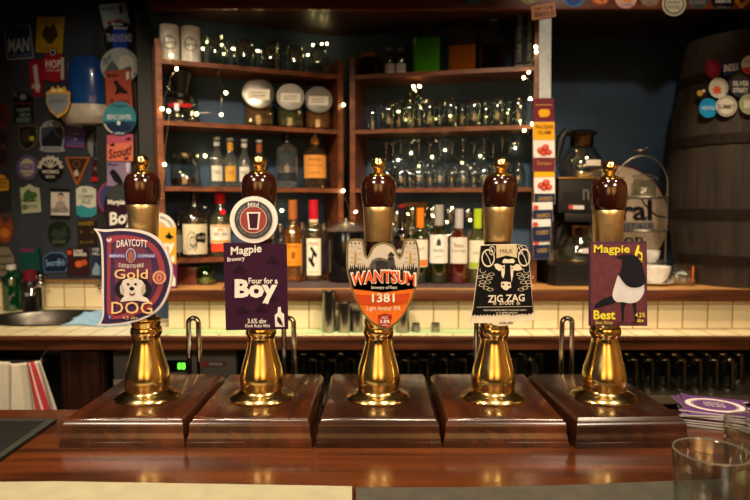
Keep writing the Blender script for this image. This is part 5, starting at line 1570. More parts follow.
bottle('black soap bottle with red shoulders and small white label', 30.5, 270, 306, 8.0, (X, Y), mat('black_bottle_plastic', (16, 16, 18), rough=.3), P(96, 22, 34), .34, [(.35, .5, .9, P(30, 30, 32), [('t', 'SOAP', 0, .2, .8, .6, P(190, 190, 190))])], sh=.66, nk=.80, rn=.6, z=WZ, capr=1.3)
o = G().prism([W(x, y, 2.975) for x, y in ((18, 247), (38, 248), (40, 271), (20, 273))], (0, .02, 0)).obj('sponge_packet', P(18, 62, 58), smooth=False)
# resting on the tile cap
for v in o.data.vertices: pass
tag(o, 'teal and pink packet standing on the tile ledge above the soap bottles', 'packet')
G().prism([W(x, y, 2.9745) for x, y in ((20, 248), (34, 248.5), (34, 252), (20, 252))], (0, -.001, 0)).obj('print', P(96, 40, 84), parent=o, smooth=False)
# tile hook
X = W(99, 287, 2.99).x
z = W(99, 287, 2.99).z
o = G().lathe([(0, 0), (.011, 0), (.011, .004), (0, .005)], (X, 2.9995, z), 14, Matrix.Rotation(math.pi / 2, 3, 'X')).tube([(X, 2.997, z), (X, 2.975, z), (X, 2.965, z + .006), (X, 2.962, z + .016)], .0035, 8).obj('wall_hook', CHROME)
tag(o, 'small chrome hook on the tiles behind the dog clip', 'hook')

# ---------------------------------------------------------------- blue cloth over the worktop
def cloth(name, rows, cols, fn, m, thick=.003):
    vs, fs = [], []
    for i in range(rows + 1):
        for j in range(cols + 1):
            vs.append(fn(i / rows, j / cols))
    for i in range(rows):
        for j in range(cols):
            a = i * (cols + 1) + j
            fs.append((a, a + 1, a + cols + 2, a + cols + 1))
    g = G().add(vs, fs)
    o = g.obj(name, m, ang=180)
    md = o.modifiers.new('thickness', 'SOLIDIFY')
    md.thickness = thick
    md.offset = 0
    return o
c0 = OnZ(103, 322, WZ)
def fb(u, v):
    x = c0.x + (v - .5) * .27
    y = c0.y + (u - .5) * .19 + .02 * math.sin(v * 7)
    h = .010 + .030 * max(0, math.sin(v * 9 + 3 * u)) * math.sin(math.pi * u) + .03 * math.sin(math.pi * u) ** 2 * math.sin(math.pi * v) + .012 * math.sin(u * 14 + v * 5) * math.sin(math.pi * v)
    edge = min(u, 1 - u, v, 1 - v)
    return (x + .03 * math.sin(u * 5), y, WZ + .003 + max(0, h) * min(1, edge * 8))
o = cloth('cleaning_cloth', 26, 34, fb, mat('blue_cloth', (128, 164, 190), rough=.95, noise=(300, .12), bump=.3))
tag(o, 'crumpled light blue cleaning cloth beside the sink', 'cloth')

# ================================================================== worktop measures and bar towel
gt = [(150, 334), (478, 334), (474, 328.5), (172, 328.5)]
pts = flat_on(gt, WZ, .003)
for v in pts: v.y = min(v.y, 2.46); v.y = max(v.y, 2.345)
o = G().prism(pts, (0, 0, -.0026)).obj('bar_towel', mat('pale_green_towel', (170, 190, 140), rough=.95, noise=(200, .2), bump=.4), smooth=False)
tag(o, 'long pale green bar towel on the worktop under the steel measures', 'bar towel')
ms = [(329, 291, 7, 'tallest steel measure, left end of the row'), (345, 303, 7, 'mid height steel measure, second in the row'), (357.5, 310, 5.8, 'steel measure just left of the orange shield clip'), (402.5, 300, 7, 'tall steel measure just right of the orange shield clip'), (416, 323, 4, 'stubby steel measure beside the tall one'), (435.5, 323, 4.4, 'stubby steel measure at the right end of the row')]
for px, y0, hw, lb in ms:
    q_ = OnZ(px, 332.5, WZ)
    X, Y = q_.x, 2.40
    s = Y / F
    z = WZ + .0036
    H = W(px, y0, Y).z - z
    R = hw * s
    o = G().lathe([(0, 0), (R * .96, 0), (R, .002), (R, H - .003), (R * 1.03, H), (R * .95, H), (R * .93, H - .003), (R * .93, .006), (0, .005)], (X, Y, z), 26).obj('spirit_measure', STEEL)
    tag(o, lb, 'measure', 'steel spirit measures on the green towel')

# ---------------------------------------------------------------- glasswasher under the worktop
x0, x1 = W(113, 370, 2.42).x, W(238, 370, 2.42).x
r = G().box(x0, x1, 2.42, 2.90, .03, WZ - .04, b=.004).obj('glasswasher', mat('dark_washer_steel', (52, 50, 48), rough=.35, metal=.7))
tag(r, 'under-counter glasswasher with green digital display', 'glasswasher')
YW = 2.419
def zw(y): return W(170, y, YW).z
G().box(x0 + .006, x1 - .006, 2.412, 2.4195, zw(378), zw(346), b=.002).obj('control_panel', mat('panel_grey', (88, 84, 80), rough=.4), parent=r)
G().box(x0 + .006, x1 - .006, 2.405, 2.4195, zw(384), zw(378.6), b=.002).obj('door_rail', mat('pale_rail', (150, 142, 126), rough=.4), parent=r)
G().box(x0 + .008, x1 - .008, 2.409, 2.4195, .12, zw(384.6), b=.002).obj('door', mat('washer_door_steel', (70, 68, 64), rough=.3, metal=.8), parent=r)
p = Plate('screen', None, None, rect(152, 360, 187, 372), mat('screen_black', (12, 12, 12), rough=.2), 2.4115, thick=.0006, parent=r)
p.text('88', 177.5, 362.5, 185.5, 369.5, mat('green_digits', (110, 255, 60), emit=1.6), 1, bold=.03)
p.text('o', 165, 364, 169, 369, P(80, 96, 90), 1)
p.done()
p = Plate('badge', None, None, circ(213, 364, 15, 3.6), P(70, 66, 64), 2.4115, thick=.0006, parent=r)
p.ring(213, 364, 13, 14.4, P(120, 40, 40), 1, ry=.22).poly(circ(205, 364, 4, 1.6), P(150, 40, 40), 1).text('WASH', 209, 362.6, 222, 365.6, P(190, 180, 170), 1)
p.done()

# ---------------------------------------------------------------- pint glasses on the shelf below
z = .6406
spots_ = []
for row, Y in enumerate((2.50, 2.60)):
    for px in list(range(256, 368, 19)) + list(range(386, 470, 19)) + list(range(478, 545, 17)) + list(range(600, 735, 16)):
        spots_.append((px + row * 9, Y))
G0 = None
for i, (px, Y) in enumerate(spots_):
    c = (W(px, 370, Y).x, Y, z)
    nm = 'front row' if Y < 2.55 else 'back row'
    lb = 'dim upturned pint glass in the %s on the shelf under the worktop' % nm
    if G0 is None:
        G0 = tumbler_g(c, .024, .0315, .135, inverted=True, n=18).obj('pint_glass', clear('dim_glass', (232, 236, 232)), origin=c)
        tag(G0, lb, 'glass', 'pint glasses in the front row under the worktop')
    else:
        d = copy_tree(G0, c, lb)
        d['group'] = 'pint glasses in the %s under the worktop' % nm

# ---------------------------------------------------------------- towel on its rail
YR = 2.285
zr = W(20, 361, YR).z
xa_, xb_ = W(-40, 361, YR).x, W(43, 361, YR).x
r = thing('towel_rail', 'thin steel towel rail below the worktop at the far left', 'towel rail', (xa_, YR, zr))
G().tube([(xa_, YR, zr), (xb_, YR, zr), (xb_, 2.312, zr)], .004, 8).obj('rail', CHROME, parent=r)
G().tube([(xb_ - .002, YR - .004, zr - .006), (xb_, YR - .006, zr + .02), (xb_ + .002, YR + .012, zr + .03), (xb_ + .002, 2.318, zr + .045)], .005, 8).obj('hook', CHROME, parent=r)
WT = W(20, 361, YR)
def ft(u, v):
    # u down, v across; gathered at the top, fanning out downward
    half_ = .085 + .05 * u
    cx = W(21, 361, YR).x + .012 * u + .04 * u * v
    x = cx + (v - .5) * 2 * half_
    fold = math.sin(v * 19 + u * 1.6) * .6 + math.sin(v * 33 + 1 + u * 3) * .25
    y = YR - .012 - fold * (.008 + .026 * u) - .010
    z_ = zr + .006 - u * .33 + .006 * math.sin(v * 8) * u - (.010 * (1 - abs(2 * v - 1)) if u < .04 else 0)
    return (x, y, z_)
tm = bpy.data.materials.new('tea_towel_weave')
tm.use_nodes = True
nt = tm.node_tree
b = nt.nodes['Principled BSDF']
b.inputs['Roughness'].default_value = .95
nz = nt.nodes.new('ShaderNodeTexNoise'); nz.inputs['Scale'].default_value = 160
tcn = nt.nodes.new('ShaderNodeTexCoord')
rp = nt.nodes.new('ShaderNodeValToRGB')
rp.color_ramp.elements[0].color = lin((188, 178, 156)); rp.color_ramp.elements[1].color = lin((222, 214, 196))
nt.links.new(tcn.outputs['Object'], nz.inputs['Vector']); nt.links.new(nz.outputs['Fac'], rp.inputs['Fac']); nt.links.new(rp.outputs['Color'], b.inputs['Base Color'])
o = cloth('tea_towel', 30, 60, ft, tm, thick=.002)
o.data.materials.append(mat('towel_red', (170, 46, 56), rough=.95))
for pl_ in o.data.polygons:
    j = pl_.index % 60
    if 43 <= j <= 45 or 47 <= j <= 50:
        pl_.material_index = 1
tag(o, 'cream tea towel with a red stripe hanging on the rail', 'tea towel')

# ================================================================== right end of the ledge
def cyl_obj(px, y0, y1, Y): pass
# coffee machine
YM = 2.62
def M_(px, py, Y=YM): return W(px, py, Y)
r = thing('coffee_machine', 'black filter coffee machine standing on the pale ledge', 'coffee machine', (M_(588, 280).x, 2.72, zL))
BLK = mat('satin_black', (16, 16, 17), rough=.38)
xl, xr = M_(557, 200).x, M_(621, 200).x
ztop, zhead, zbase = M_(580, 178).z, M_(580, 213).z, M_(580, 264).z
G().box(xl, xr, 2.60, 2.815, zhead, ztop - .004, b=.008).obj('head', BLK, parent=r)
G().box(xl - .004, xr + .004, 2.595, 2.82, ztop - .0045, ztop + .002, b=.002).obj('warming_plate', mat('warm_plate_edge', (190, 150, 80), rough=.35, metal=1), parent=r)
G().box(xl + .03, xr - .03, 2.605, 2.74, M_(580, 222).z, zhead + .001, b=.006).obj('filter_basket', BLK, parent=r)
G().box(xl + .01, xr - .01, 2.775, 2.815, zbase - .002, zhead + .002).obj('back_column', mat('machine_steel', (150, 138, 122), rough=.4, metal=.6), parent=r, smooth=False)
fx0, fx1 = M_(551, 280, 2.56).x, M_(629, 280, 2.56).x
G().prism([(fx0 + .02, 2.56, zL), (fx1, 2.56, zL), (fx1, 2.815, zL), (fx0, 2.815, zL), (fx0, 2.60, zL)], (0, 0, zbase - zL)).obj('base', BLK, parent=r, smooth=False)
G().lathe([(0, zbase), (.075, zbase), (.078, zbase + .003), (.07, zbase + .005), (0, zbase + .005)], (M_(580, 262).x, 2.70, 0), 28).obj('hot_plate', mat('hot_plate_trim', (170, 140, 90), rough=.35, metal=1), parent=r)
p = Plate('name_plate', None, None, rect(563, 192, 582, 210), BLK, 2.5993, thick=.0006, parent=r)
p.poly([(569, 205), (584, 205.5), (584, 209.5), (569, 209)], P(190, 186, 184), 1).poly([(569, 205), (573, 205.2), (573, 209.2), (569, 209)], P(190, 60, 60), 2)
p.text('nova', 583, 189, 612, 200, P(90, 90, 92), 1)
p.done()
def carafe(label, px, ybot, ytop, hw, Y, z0, lid_only=False):
    X = W(px, ybot, Y).x
    s = Y / F
    zz = lambda y: z0 + (W(px, y, Y).z - W(px, ybot, Y).z)
    r = thing('coffee_carafe', label, 'carafe', (X, Y, z0), 'glass coffee carafes')
    H = zz(ytop) - z0
    R = hw * s
    pr = smooth_prof([(R * .86, .004), (R, H * .18), (R * .95, H * .36), (R * .68, H * .58), (R * .50, H * .70)], 4)
    inn = [(max(a - .002, .001), b + .001) for a, b in pr[::-1]]
    G().lathe([(0, 0), (R * .8, 0)] + pr + inn + [(0, .006)], (X, Y, z0), 32).obj('glass_bowl', GLASS, parent=r)
    G().lathe([(R * .51, H * .66), (R * .54, H * .70), (R * .52, H * .86), (R * .56, H * .90), (0, H * .90)], (X, Y, z0), 28).obj('collar', mat('carafe_collar', (140, 110, 74), rough=.25, metal=1), parent=r)
    G().lathe([(0, H * .905), (R * .66, H * .905), (R * .68, H * .95), (R * .5, H), (0, H)], (X, Y, z0), 26).obj('lid', BLACK, parent=r)
    hx = -1
    G().tube([(X + hx * R * .45, Y - .01, z0 + H * .92), (X + hx * R * .80, Y - .012, z0 + H * .97), (X + hx * R * 1.0, Y - .012, z0 + H * .82), (X + hx * R * 1.12, Y - .012, z0 + H * .5), (X + hx * R * 1.2, Y - .012, z0 + H * .3)], [.014, .018, .019, .016, .010], 10).obj('handle', mat('matt_black', (9, 9, 10), rough=.55), parent=r)
    G().lathe([(R * 1.005, H * .34), (R * .80, H * .52)], (X, Y, z0), 32).obj('band', mat('clear_band', (200, 200, 200), rough=.05, trans=1), parent=r) if False else None
    am = math.atan2(-Y, -X)
    arc_patch(G(), (X, Y, z0), R * 1.02, z0 + H * .24, z0 + H * .36, am + .2, am + .95).obj('label', P(196, 186, 172), parent=r)
    return r
carafe('glass coffee carafe with black handle on top of the coffee machine', 581, 177, 129, 21.5, 2.72, ztop + .0026)
rc = carafe('glass coffee carafe on the hot plate inside the coffee machine', 577, 262, 223, 19, 2.70, zbase + .0056)
rc2 = ORG[rc.name]
# drum sign leaning on the wall
YSG = 2.96
p = Plate('round_sign', 'large pale round sign with dark brush lettering leaning on the wall', 'sign', circ(615, 219, 55, 55, 64), P(90, 40, 62), YSG, thick=.02, gap=.001)
p.poly(circ(615, 219, 53, 53, 64), mat('aged_board', (208, 184, 158), rough=.8, noise=(14, .2)), 1)
DK = P(38, 38, 46)
p.text('Natural', 556, 200, 652, 221, DK, 2, bold=.03)
p.poly([(590, 223), (654, 222), (654, 230), (590, 231)], P(128, 128, 136), 2).text('EST ALE', 622, 223.5, 652, 229.5, P(40, 36, 40), 3)
p.text('Horizon', 580, 234, 643, 244, DK, 2, bold=.02)
p.line([(640, 197), (645, 205), (656, 216), (668, 218)], 1.6, DK, 2)
p.done()
# cake stand
YK = 2.76
s = YK / F
xk = W(641, 200, YK).x
rk = 26 * s
GREY = mat('grey_wire', (120, 116, 106), rough=.4, metal=.8)
r = thing('cake_stand', 'three-tier wire cake stand with an arched handle and bird finial', 'cake stand', (xk, YK, zL))
zk_ = lambda y: W(642, y, YK).z
pts = [(xk - rk, YK, zL + .002), (xk - rk, YK, zk_(185))]
for i in range(1, 16):
    a = math.pi - math.pi * i / 16
    pts.append((xk + rk * math.cos(a), YK, zk_(185) + (zk_(156) - zk_(185)) * math.sin(a)))
pts += [(xk + rk, YK, zk_(185)), (xk + rk, YK, zL + .002)]
G().tube(pts, .0042, 8).obj('arch', GREY, parent=r)
g = G().sphere((xk - 1 * s, YK, zk_(151)), .011, 14, 8, (1.7, .8, .9)).sphere((xk + 4 * s, YK, zk_(148.6)), .0075, 12, 8)
g.tube([(xk - 4 * s, YK, zk_(151)), (xk - 8 * s, YK, zk_(149.6))], [.005, .003], 6).tube([(xk + 5.2 * s, YK, zk_(148.4)), (xk + 7.4 * s, YK, zk_(148.2))], [.003, .0006], 6).tube([(xk, YK, zk_(153)), (xk, YK, zk_(156))], .003, 6)
g.obj('bird_finial', GREY, parent=r)
for y, nm in ((199.5, 'top'), (232, 'mid'), (263, 'low')):
    zt_ = zk_(y)
    G().lathe([(0, 0), (rk * .7, 0), (rk * .94, .006), (rk * .955, .012), (rk * .92, .009), (rk * .68, .004), (0, .004)], (xk, YK, zt_), 36).obj('tier_plate', GLASS, parent=r)
    G().tube([(xk + rk * .98 * math.cos(t * math.pi / 16), YK + rk * .98 * math.sin(t * math.pi / 16), zt_ + .010) for t in range(32)], .0028, 6, closed=True).obj('tier_ring', GREY, parent=r)
# clip-top jar on its top tier
zj = zk_(199.5) + .0046
X = W(643, 198, YK).x
r = thing('clip_top_jar', 'small clip-top glass jar on the top tier of the cake stand', 'jar', (X, YK, zj))
H = zk_(174) - zj
R = 11.5 * s
G().lathe([(0, 0), (R * .92, 0), (R, .006), (R, H * .55), (R * .82, H * .72), (R * .84, H * .80), (R * .78, H * .80), (R * .76, H * .7), (R * .94, H * .52), (R * .94, .009), (0, .006)], (X, YK, zj), 26).obj('glass_body', GLASS, parent=r)
G().lathe([(0, H * .82), (R * .92, H * .82), (R * .95, H * .88), (R * .85, H * .97), (0, H)], (X, YK, zj), 26).obj('lid', GLASS, parent=r)
G().tube([(X + R * .95, YK, zj + H * .86), (X + R * 1.2, YK - .004, zj + H * .84), (X + R * 1.22, YK - .004, zj + H * .66), (X + R * .9, YK, zj + H * .62)], .002, 6).obj('wire_clip', CHROME, parent=r)
# cups, saucer and tilted jar
def cup(label, px, ybot, ytop, hw, Y, z0):
    X = W(px, ybot, Y).x
    s = Y / F
    R = hw * s
    H = (ybot - ytop) * s
    r = thing('cup', label, 'cup', (X, Y, z0), 'white cups')
    G().lathe([(0, 0), (R * .5, 0), (R * .52, .004), (R * .8, H * .3), (R * .95, H * .65), (R, H), (R * .95, H), (R * .9, H * .65), (R * .74, H * .32), (R * .4, .01), (0, .008)], (X, Y, z0), 30).obj('bowl', WHITE, parent=r)
    G().tube([(X + R * .9, Y, z0 + H * .8), (X + R * 1.3, Y, z0 + H * .8), (X + R * 1.35, Y, z0 + H * .45), (X + R * .85, Y, z0 + H * .35)], .0045, 8).tf(Matrix.Translation((X, Y, 0)) @ Matrix.Rotation(2.2, 4, 'Z') @ Matrix.Translation((-X, -Y, 0))).obj('handle', WHITE, parent=r)
X, Y = W(653, 281, 2.62).x, 2.62
s = Y / F
o = G().lathe([(0, 0), (10 * s, 0), (12 * s, .003), (19 * s, .011), (19.5 * s, .014), (18 * s, .0125), (10 * s, .005), (0, .004)], (X, Y, zL), 34).obj('saucer', WHITE)
tag(o, 'white saucer under the front cup on the ledge', 'saucer')
cup('white cup on its saucer at the front of the ledge', 655, 279, 262, 14.5, 2.62, zL + .0056)
cup('smaller white cup on the lowest cake stand tier', 651, 262, 250, 8.5, 2.74, zk_(263) + .0046)
X, Y = W(680, 278, 2.62).x, 2.58
s = Y / F
Rj = 10.5 * s
r = thing('clip_top_jar', 'glass jar with orange seal lying on its side beside the cups', 'jar', (X, Y, zL + Rj * 1.0))
Mj = Matrix.Rotation(math.radians(90), 3, 'Y') @ Matrix.Rotation(0.25, 3, 'X')
Mj = Matrix.Rotation(-.5, 3, 'Z') @ Matrix.Rotation(math.radians(90), 3, 'Y')
cj = Vector((X, Y, zL + Rj * 1.0 + .0005)) - Mj @ Vector((0, 0, .05))
G().lathe([(0, 0), (Rj * .92, 0), (Rj, .006), (Rj, .06), (Rj * .8, .072), (Rj * .8, .078), (Rj * .74, .078), (Rj * .74, .07), (Rj * .94, .058), (Rj * .94, .008), (0, .006)], cj, 26, Mj).obj('glass_body', GLASS, parent=r)
G().lathe([(Rj * .82, .078), (Rj * .9, .080), (Rj * .82, .083)], cj, 26, Mj).obj('seal', P(220, 96, 40), parent=r)
G().lathe([(0, .0832), (Rj * .86, .0832), (Rj * .86, .09), (0, .096)], cj, 26, Mj).obj('lid', GLASS, parent=r)

# ---------------------------------------------------------------- upright barrel in the corner
Yb = 2.70
zc_ = W(740, 170, Yb).z
Xb = W(741.5, 170, Yb).x
zb0, zb1 = zL + .0004, W(740, 42, Yb).z
RB_ = .290
def rb(z):
    t = (z - zb0) / (zb1 - zb0) * 2 - 1
    return RB_ * (1 - .20 * t * t)
STAVE = wood('old_barrel_staves', (30, 23, 17), (58, 46, 33), scale=(34, 34, 2.4), rough=.75, coat=0, bump=.5)
r = thing('barrel', 'large old wooden barrel standing upright at the right end', 'barrel', (Xb, Yb, zb0))
prof = []
K = 22
for k in range(K + 1):
    z = zb0 + (zb1 - zb0) * k / K
    prof.append((rb(z), z))
g = G()
n = 72
vs, fs = [], []
for R_, z in prof:
    for i in range(n):
        a = 2 * math.pi * i / n
        k_ = R_ * (1 - (.006 if i % 3 == 0 else 0))
        vs.append((Xb + k_ * math.cos(a), Yb + k_ * math.sin(a), z))
for k in range(K):
    for i in range(n):
        j = (i + 1) % n
        fs.append((k * n + i, k * n + j, k * n + n + j, k * n + n + i))
fs.append(tuple(range(n))[::-1])
g.add(vs, fs).obj('staves', STAVE, parent=r, ang=50)
G().lathe([(0, zb1 - .03), (rb(zb1) - .001, zb1 - .03)], (Xb, Yb, 0), 48).obj('head', STAVE, parent=r)
HOOP = mat('rusty_hoop', (44, 34, 27), rough=.6, metal=.6, noise=(40, .3), bump=.3)
for y in (137, 214, 262, 70):
    zh = W(700, y, Yb - .25).z
    G().lathe([(rb(zh - .02) + .001, zh - .02), (rb(zh - .02) + .004, zh - .02), (rb(zh + .02) + .004, zh + .02), (rb(zh + .02) + .001, zh + .02)], (Xb, Yb, 0), 64).obj('hoop', HOOP, parent=r)
# badges pinned over the upper staves
def on_barrel(px, py):
    d = ray(px, py)
    C0 = Vector((0, 0, ZC))
    lo, hi = 2.0, 3.2
    best = None
    for k in range(1200):
        Y = lo + (hi - lo) * k / 1200
        p_ = C0 + d * (Y / d.y)
        zz_ = min(max(p_.z, zb0), zb1)
        if math.hypot(p_.x - Xb, p_.y - Yb) <= rb(zz_) + .006:
            n_ = Vector((p_.x - Xb, p_.y - Yb, 0)).normalized()
            return p_ + n_ * .012, n_
    p_ = C0 + d * ((Yb - .1) / d.y)
    return p_, Vector((-.5, -1, 0)).normalized()
BG = 'round badges pinned on the barrel'
def badge(label, px, py, rx, ry, col):
    pt, nn = on_barrel(px, py)
    nn = (nn + Vector((0, -.35, 0))).normalized()
    return Plate('badge', label, 'badge', circ(px, py, rx, ry, 24), P(*col), plane=(pt, nn), thick=.006, group=BG, gap=.0012)
badge('maroon mottled badge at the top left of the barrel', 713, 69, 8, 9.5, (120, 26, 40)).poly([(709, 66), (715, 64), (717, 72), (711, 74)], P(150, 40, 50), 1).done()
p = Plate('badge', 'navy square badge with white lettering on the barrel', 'badge', [(722, 64), (739, 60), (741, 71), (724, 76)], P(30, 44, 92), plane=(on_barrel(731, 68)[0], Vector((-.2, -1, 0))), thick=.006, group=BG, gap=.0012)
p.text('INDEX', 724, 64, 739, 71, INKW, 1, slope=-2, bold=.02).done()
badge('white over red badge at the right edge of the photo', 750, 65, 8.5, 9.5, (206, 200, 190)).poly(circ(750, 65, 8.3, 9.2, a0=195, a1=345), P(180, 40, 50), 1).text('PALE', 745, 60, 755, 63, P(60, 50, 50), 2).done()
p = badge('white badge with a big orange star', 718.5, 88, 9.6, 10, (206, 200, 188))
st = []
for k in range(14):
    a = math.pi * k / 7 + .3
    rr = 5.6 if k % 2 == 0 else 2.9
    st.append((717 + rr * math.cos(a), 90 - rr * math.sin(a)))
p.poly(st, P(222, 88, 34), 1).ring(718.5, 88, 8.2, 8.8, P(70, 60, 56), 1, a0=-40, a1=120).done()
badge('small dark badge with a yellow patch at the barrel edge', 702, 94, 5.4, 6.5, (44, 34, 30)).poly(circ(700, 93, 3), P(210, 170, 60), 1).poly(circ(704, 91, 1.6), INKW, 2).done()
badge('dark grey badge with two lines of white lettering', 740.5, 86, 10.6, 11, (56, 58, 62)).text('SILVER', 733, 81, 749, 86, INKW, 1, bold=.02).text('STREET', 733, 88, 748, 92.5, INKW, 1, bold=.02).done()
badge('bright blue badge low on the left of the cluster', 708.5, 108, 9.4, 9.8, (30, 140, 200)).text('MERMAID', 702, 106, 716, 110, P(200, 220, 232), 1).done()
badge('cream badge with dark ring and word across the middle', 726.5, 106, 10.4, 10.4, (210, 204, 186)).ring(726.5, 106, 8.6, 9.2, P(60, 54, 50), 1).text('SUMMIT', 718.5, 104.5, 734.5, 109, P(70, 40, 40), 1, bold=.02).done()
badge('pale green badge cut by the right edge', 749, 104, 9.6, 10.4, (150, 152, 120)).poly(rect(744, 100, 756, 108), P(196, 196, 176), 1).done()

# ---------------------------------------------------------------- badges along the canopy fascia
YF_ = 2.5895
FG = 'round drip mats tacked along the canopy edge'
def fas(label, px, py, r_, col):
    return Plate('drip_mat', label, 'beer mat', circ(px, py, r_, r_, 28), P(*col), YF_, thick=.004, group=FG, gap=.001)
fas('dark red round mat at the left of the canopy edge', 382, -4, 8, (120, 34, 44)).done()
fas('blue green round mat on the canopy above the decanters', 474, -6, 11, (60, 120, 130)).poly(circ(474, -3, 5), P(90, 160, 150), 1).done()
fas('mottled yellow green round mat beside the seriously worded card', 529, -7, 11, (150, 150, 90)).poly(circ(530, -4, 5), P(190, 180, 110), 1).done()
fas('sky blue round mat on the canopy edge', 574, -4, 11, (50, 130, 190)).poly([(566, 0), (574, -4), (582, 1), (576, 5), (570, 5)], P(30, 70, 150), 1).done()
fas('flame orange round mat on the canopy edge', 600, -6, 11, (210, 80, 36)).poly([(594, 2), (598, -4), (602, 3), (606, -3), (607, 3), (600, 4)], P(240, 150, 70), 1).done()
fas('pink round mat with orange patch on the canopy edge', 626, -3, 11.5, (230, 180, 170)).poly(rect(623, -4, 631, 2), P(230, 150, 50), 1).text('LUPIN', 621, 3.5, 632, 6.5, P(110, 90, 100), 1).done()
fas('dull brown round mat on the canopy edge', 650, -4, 11, (140, 112, 92)).text('BITTER', 643, 0, 657, 4, P(190, 170, 150), 1).done()
fas('cream round mat with ring hanging lowest from the canopy', 674, 4, 12, (214, 208, 180)).ring(674, 4, 8.8, 10.2, P(80, 76, 60), 1).text('BREWED BY', 667, 1, 681, 4, P(50, 48, 40), 1).text('MONKS', 668, 5.5, 680, 9, P(50, 48, 40), 1).done()
fas('dark grey round mat between cream and black ones', 698, -3, 12, (74, 72, 76)).text('DARK', 690, 0, 706, 4, P(150, 146, 144), 1).done()
fas('black round mat with white word on the canopy edge', 723, -1, 12, (26, 26, 28)).text('ARBOR', 715, -1, 731, 3, INKW, 1, bold=.02).text('craft beer co', 716, 6, 730, 8.4, P(170, 166, 160), 1).done()
p = Plate('drip_mat', 'orange diamond mat at the right end of the canopy edge', 'beer mat', [(743, -8), (752, 0), (741, 9), (734, 1)], P(214, 130, 40), YF_, thick=.004, group=FG, gap=.001)
p.poly([(743, -3), (746, 0), (741, 4), (739, 1)], P(90, 50, 30), 1).done()

# ---------------------------------------------------------------- snack strip
YN = 2.56
o = Plate('hanger_strip', 'long white plastic snack strip hanging from the canopy', 'hanger strip', [(539.5, 17), (551.5, 17), (551, 60), (550.5, 236), (540, 236), (539, 60)], mat('milky_strip', (196, 200, 198), rough=.3), YN, thick=.0015)
o.done()
p = Plate('card_sign', 'tan card with dark capitals hanging at the top of the snack strip', 'sign', [(531, 6), (555, 2.5), (556, 16.5), (532, 20)], P(206, 138, 92), YN - .006, thick=.003, gap=.001)
p.text('PART TO BE', 534.5, 6.5, 553, 10, P(60, 36, 26), 1, slope=-2.2, bold=.01).text('SERIOUS', 534, 11.5, 554, 16.5, P(50, 30, 24), 1, slope=-2.2, bold=.02).done()
SN = 'snack packets clipped to the hanging strip'
def packet(label, x0, y0, x1, y1, k, col, tilt=0):
    pl_ = Plate('snack_packet', label, 'snack packet', [(x0, y0 + tilt), (x1, y0), (x1 + .6, y1), (x0 + .4, y1 + tilt)], P(*col), YN - .006 - .0045 * k, thick=.004, group=SN, gap=.001)
    return pl_
MRN = (104, 40, 52); YLW = P(232, 164, 30); SAL = P(190, 66, 52); WHT = P(222, 214, 206); NVY = (32, 40, 66)
def meats(p, cx, cy, k=1.0):
    for dx, dy, r_ in ((-3.6, .4, 3.6), (1.4, -2.4, 3.8), (4.6, 2.2, 3.2), (-.6, 3, 3.2)):
        p.poly(circ(cx + dx * k, cy + dy * k, r_ * k, r_ * k * .86, 14), SAL, 3).poly(circ(cx + dx * k - .5, cy + dy * k - .5, r_ * k * .55, r_ * k * .45, 10), P(206, 96, 76), 4)
    return p
p = packet('maroon snack packet with yellow bull, topmost on the strip', 533, 98, 554, 126, 1, MRN)
p.poly([(538, 112), (541, 109), (549, 109.5), (550, 114), (547, 117), (540, 117)], YLW, 2).line([(535, 105), (552, 105)], 1, P(190, 140, 60), 2).done()
p = packet('yellow and white salami packet, second down the strip', 533, 122, 554.5, 171, 2, (222, 214, 206))
p.poly(rect(533.2, 122.2, 554.4, 140), YLW, 1).text('SNACKING', 535, 125, 553, 129, P(90, 40, 30), 2, bold=.02).text('SALAMI', 537, 130.5, 551, 134.5, P(90, 40, 30), 2, bold=.02).poly(rect(533.3, 157.5, 554.8, 170.8), P(*MRN), 1).text('Serious', 537, 161, 551, 165, P(190, 140, 60), 2)
meats(p, 544, 150).done()
p = packet('yellow and white salami packet, third down the strip', 534, 168, 554.5, 204, 1, (222, 214, 206), 1)
p.poly(rect(534.2, 169, 554.4, 177), YLW, 1).poly(rect(534.4, 193.5, 554.8, 204), P(*NVY), 1).text('CHORIZO', 538, 196.5, 552, 200.5, P(190, 150, 70), 2)
meats(p, 544.5, 185).done()
for k, (x0, y0, x1, y1, lb) in enumerate(((532.5, 202, 552.5, 224, 'navy and white snack packet, third from the bottom of the strip'), (532, 219, 550.5, 241, 'navy and white snack packet, second from the bottom of the strip'), (533, 237, 549.5, 259, 'navy and white snack packet, lowest on the strip'))):
    p = packet(lb, x0, y0, x1, y1, 2 + k % 2 if k else 2, (214, 208, 202), .6)
    p.poly([(x0 + .2, y0 + 8), (x1, y0 + 7.4), (x1 + .4, y1 - .2), (x0 + .4, y1 + .4)], P(*NVY), 1).poly(circ(x0 + 3.4, y0 + 5.4, 2.8, 2.4), SAL, 2).text('CHORIZO', x0 + 4, y0 + 11.5, x1 - 2.4, y0 + 15.5, P(190, 150, 70), 2, slope=-.8).done()

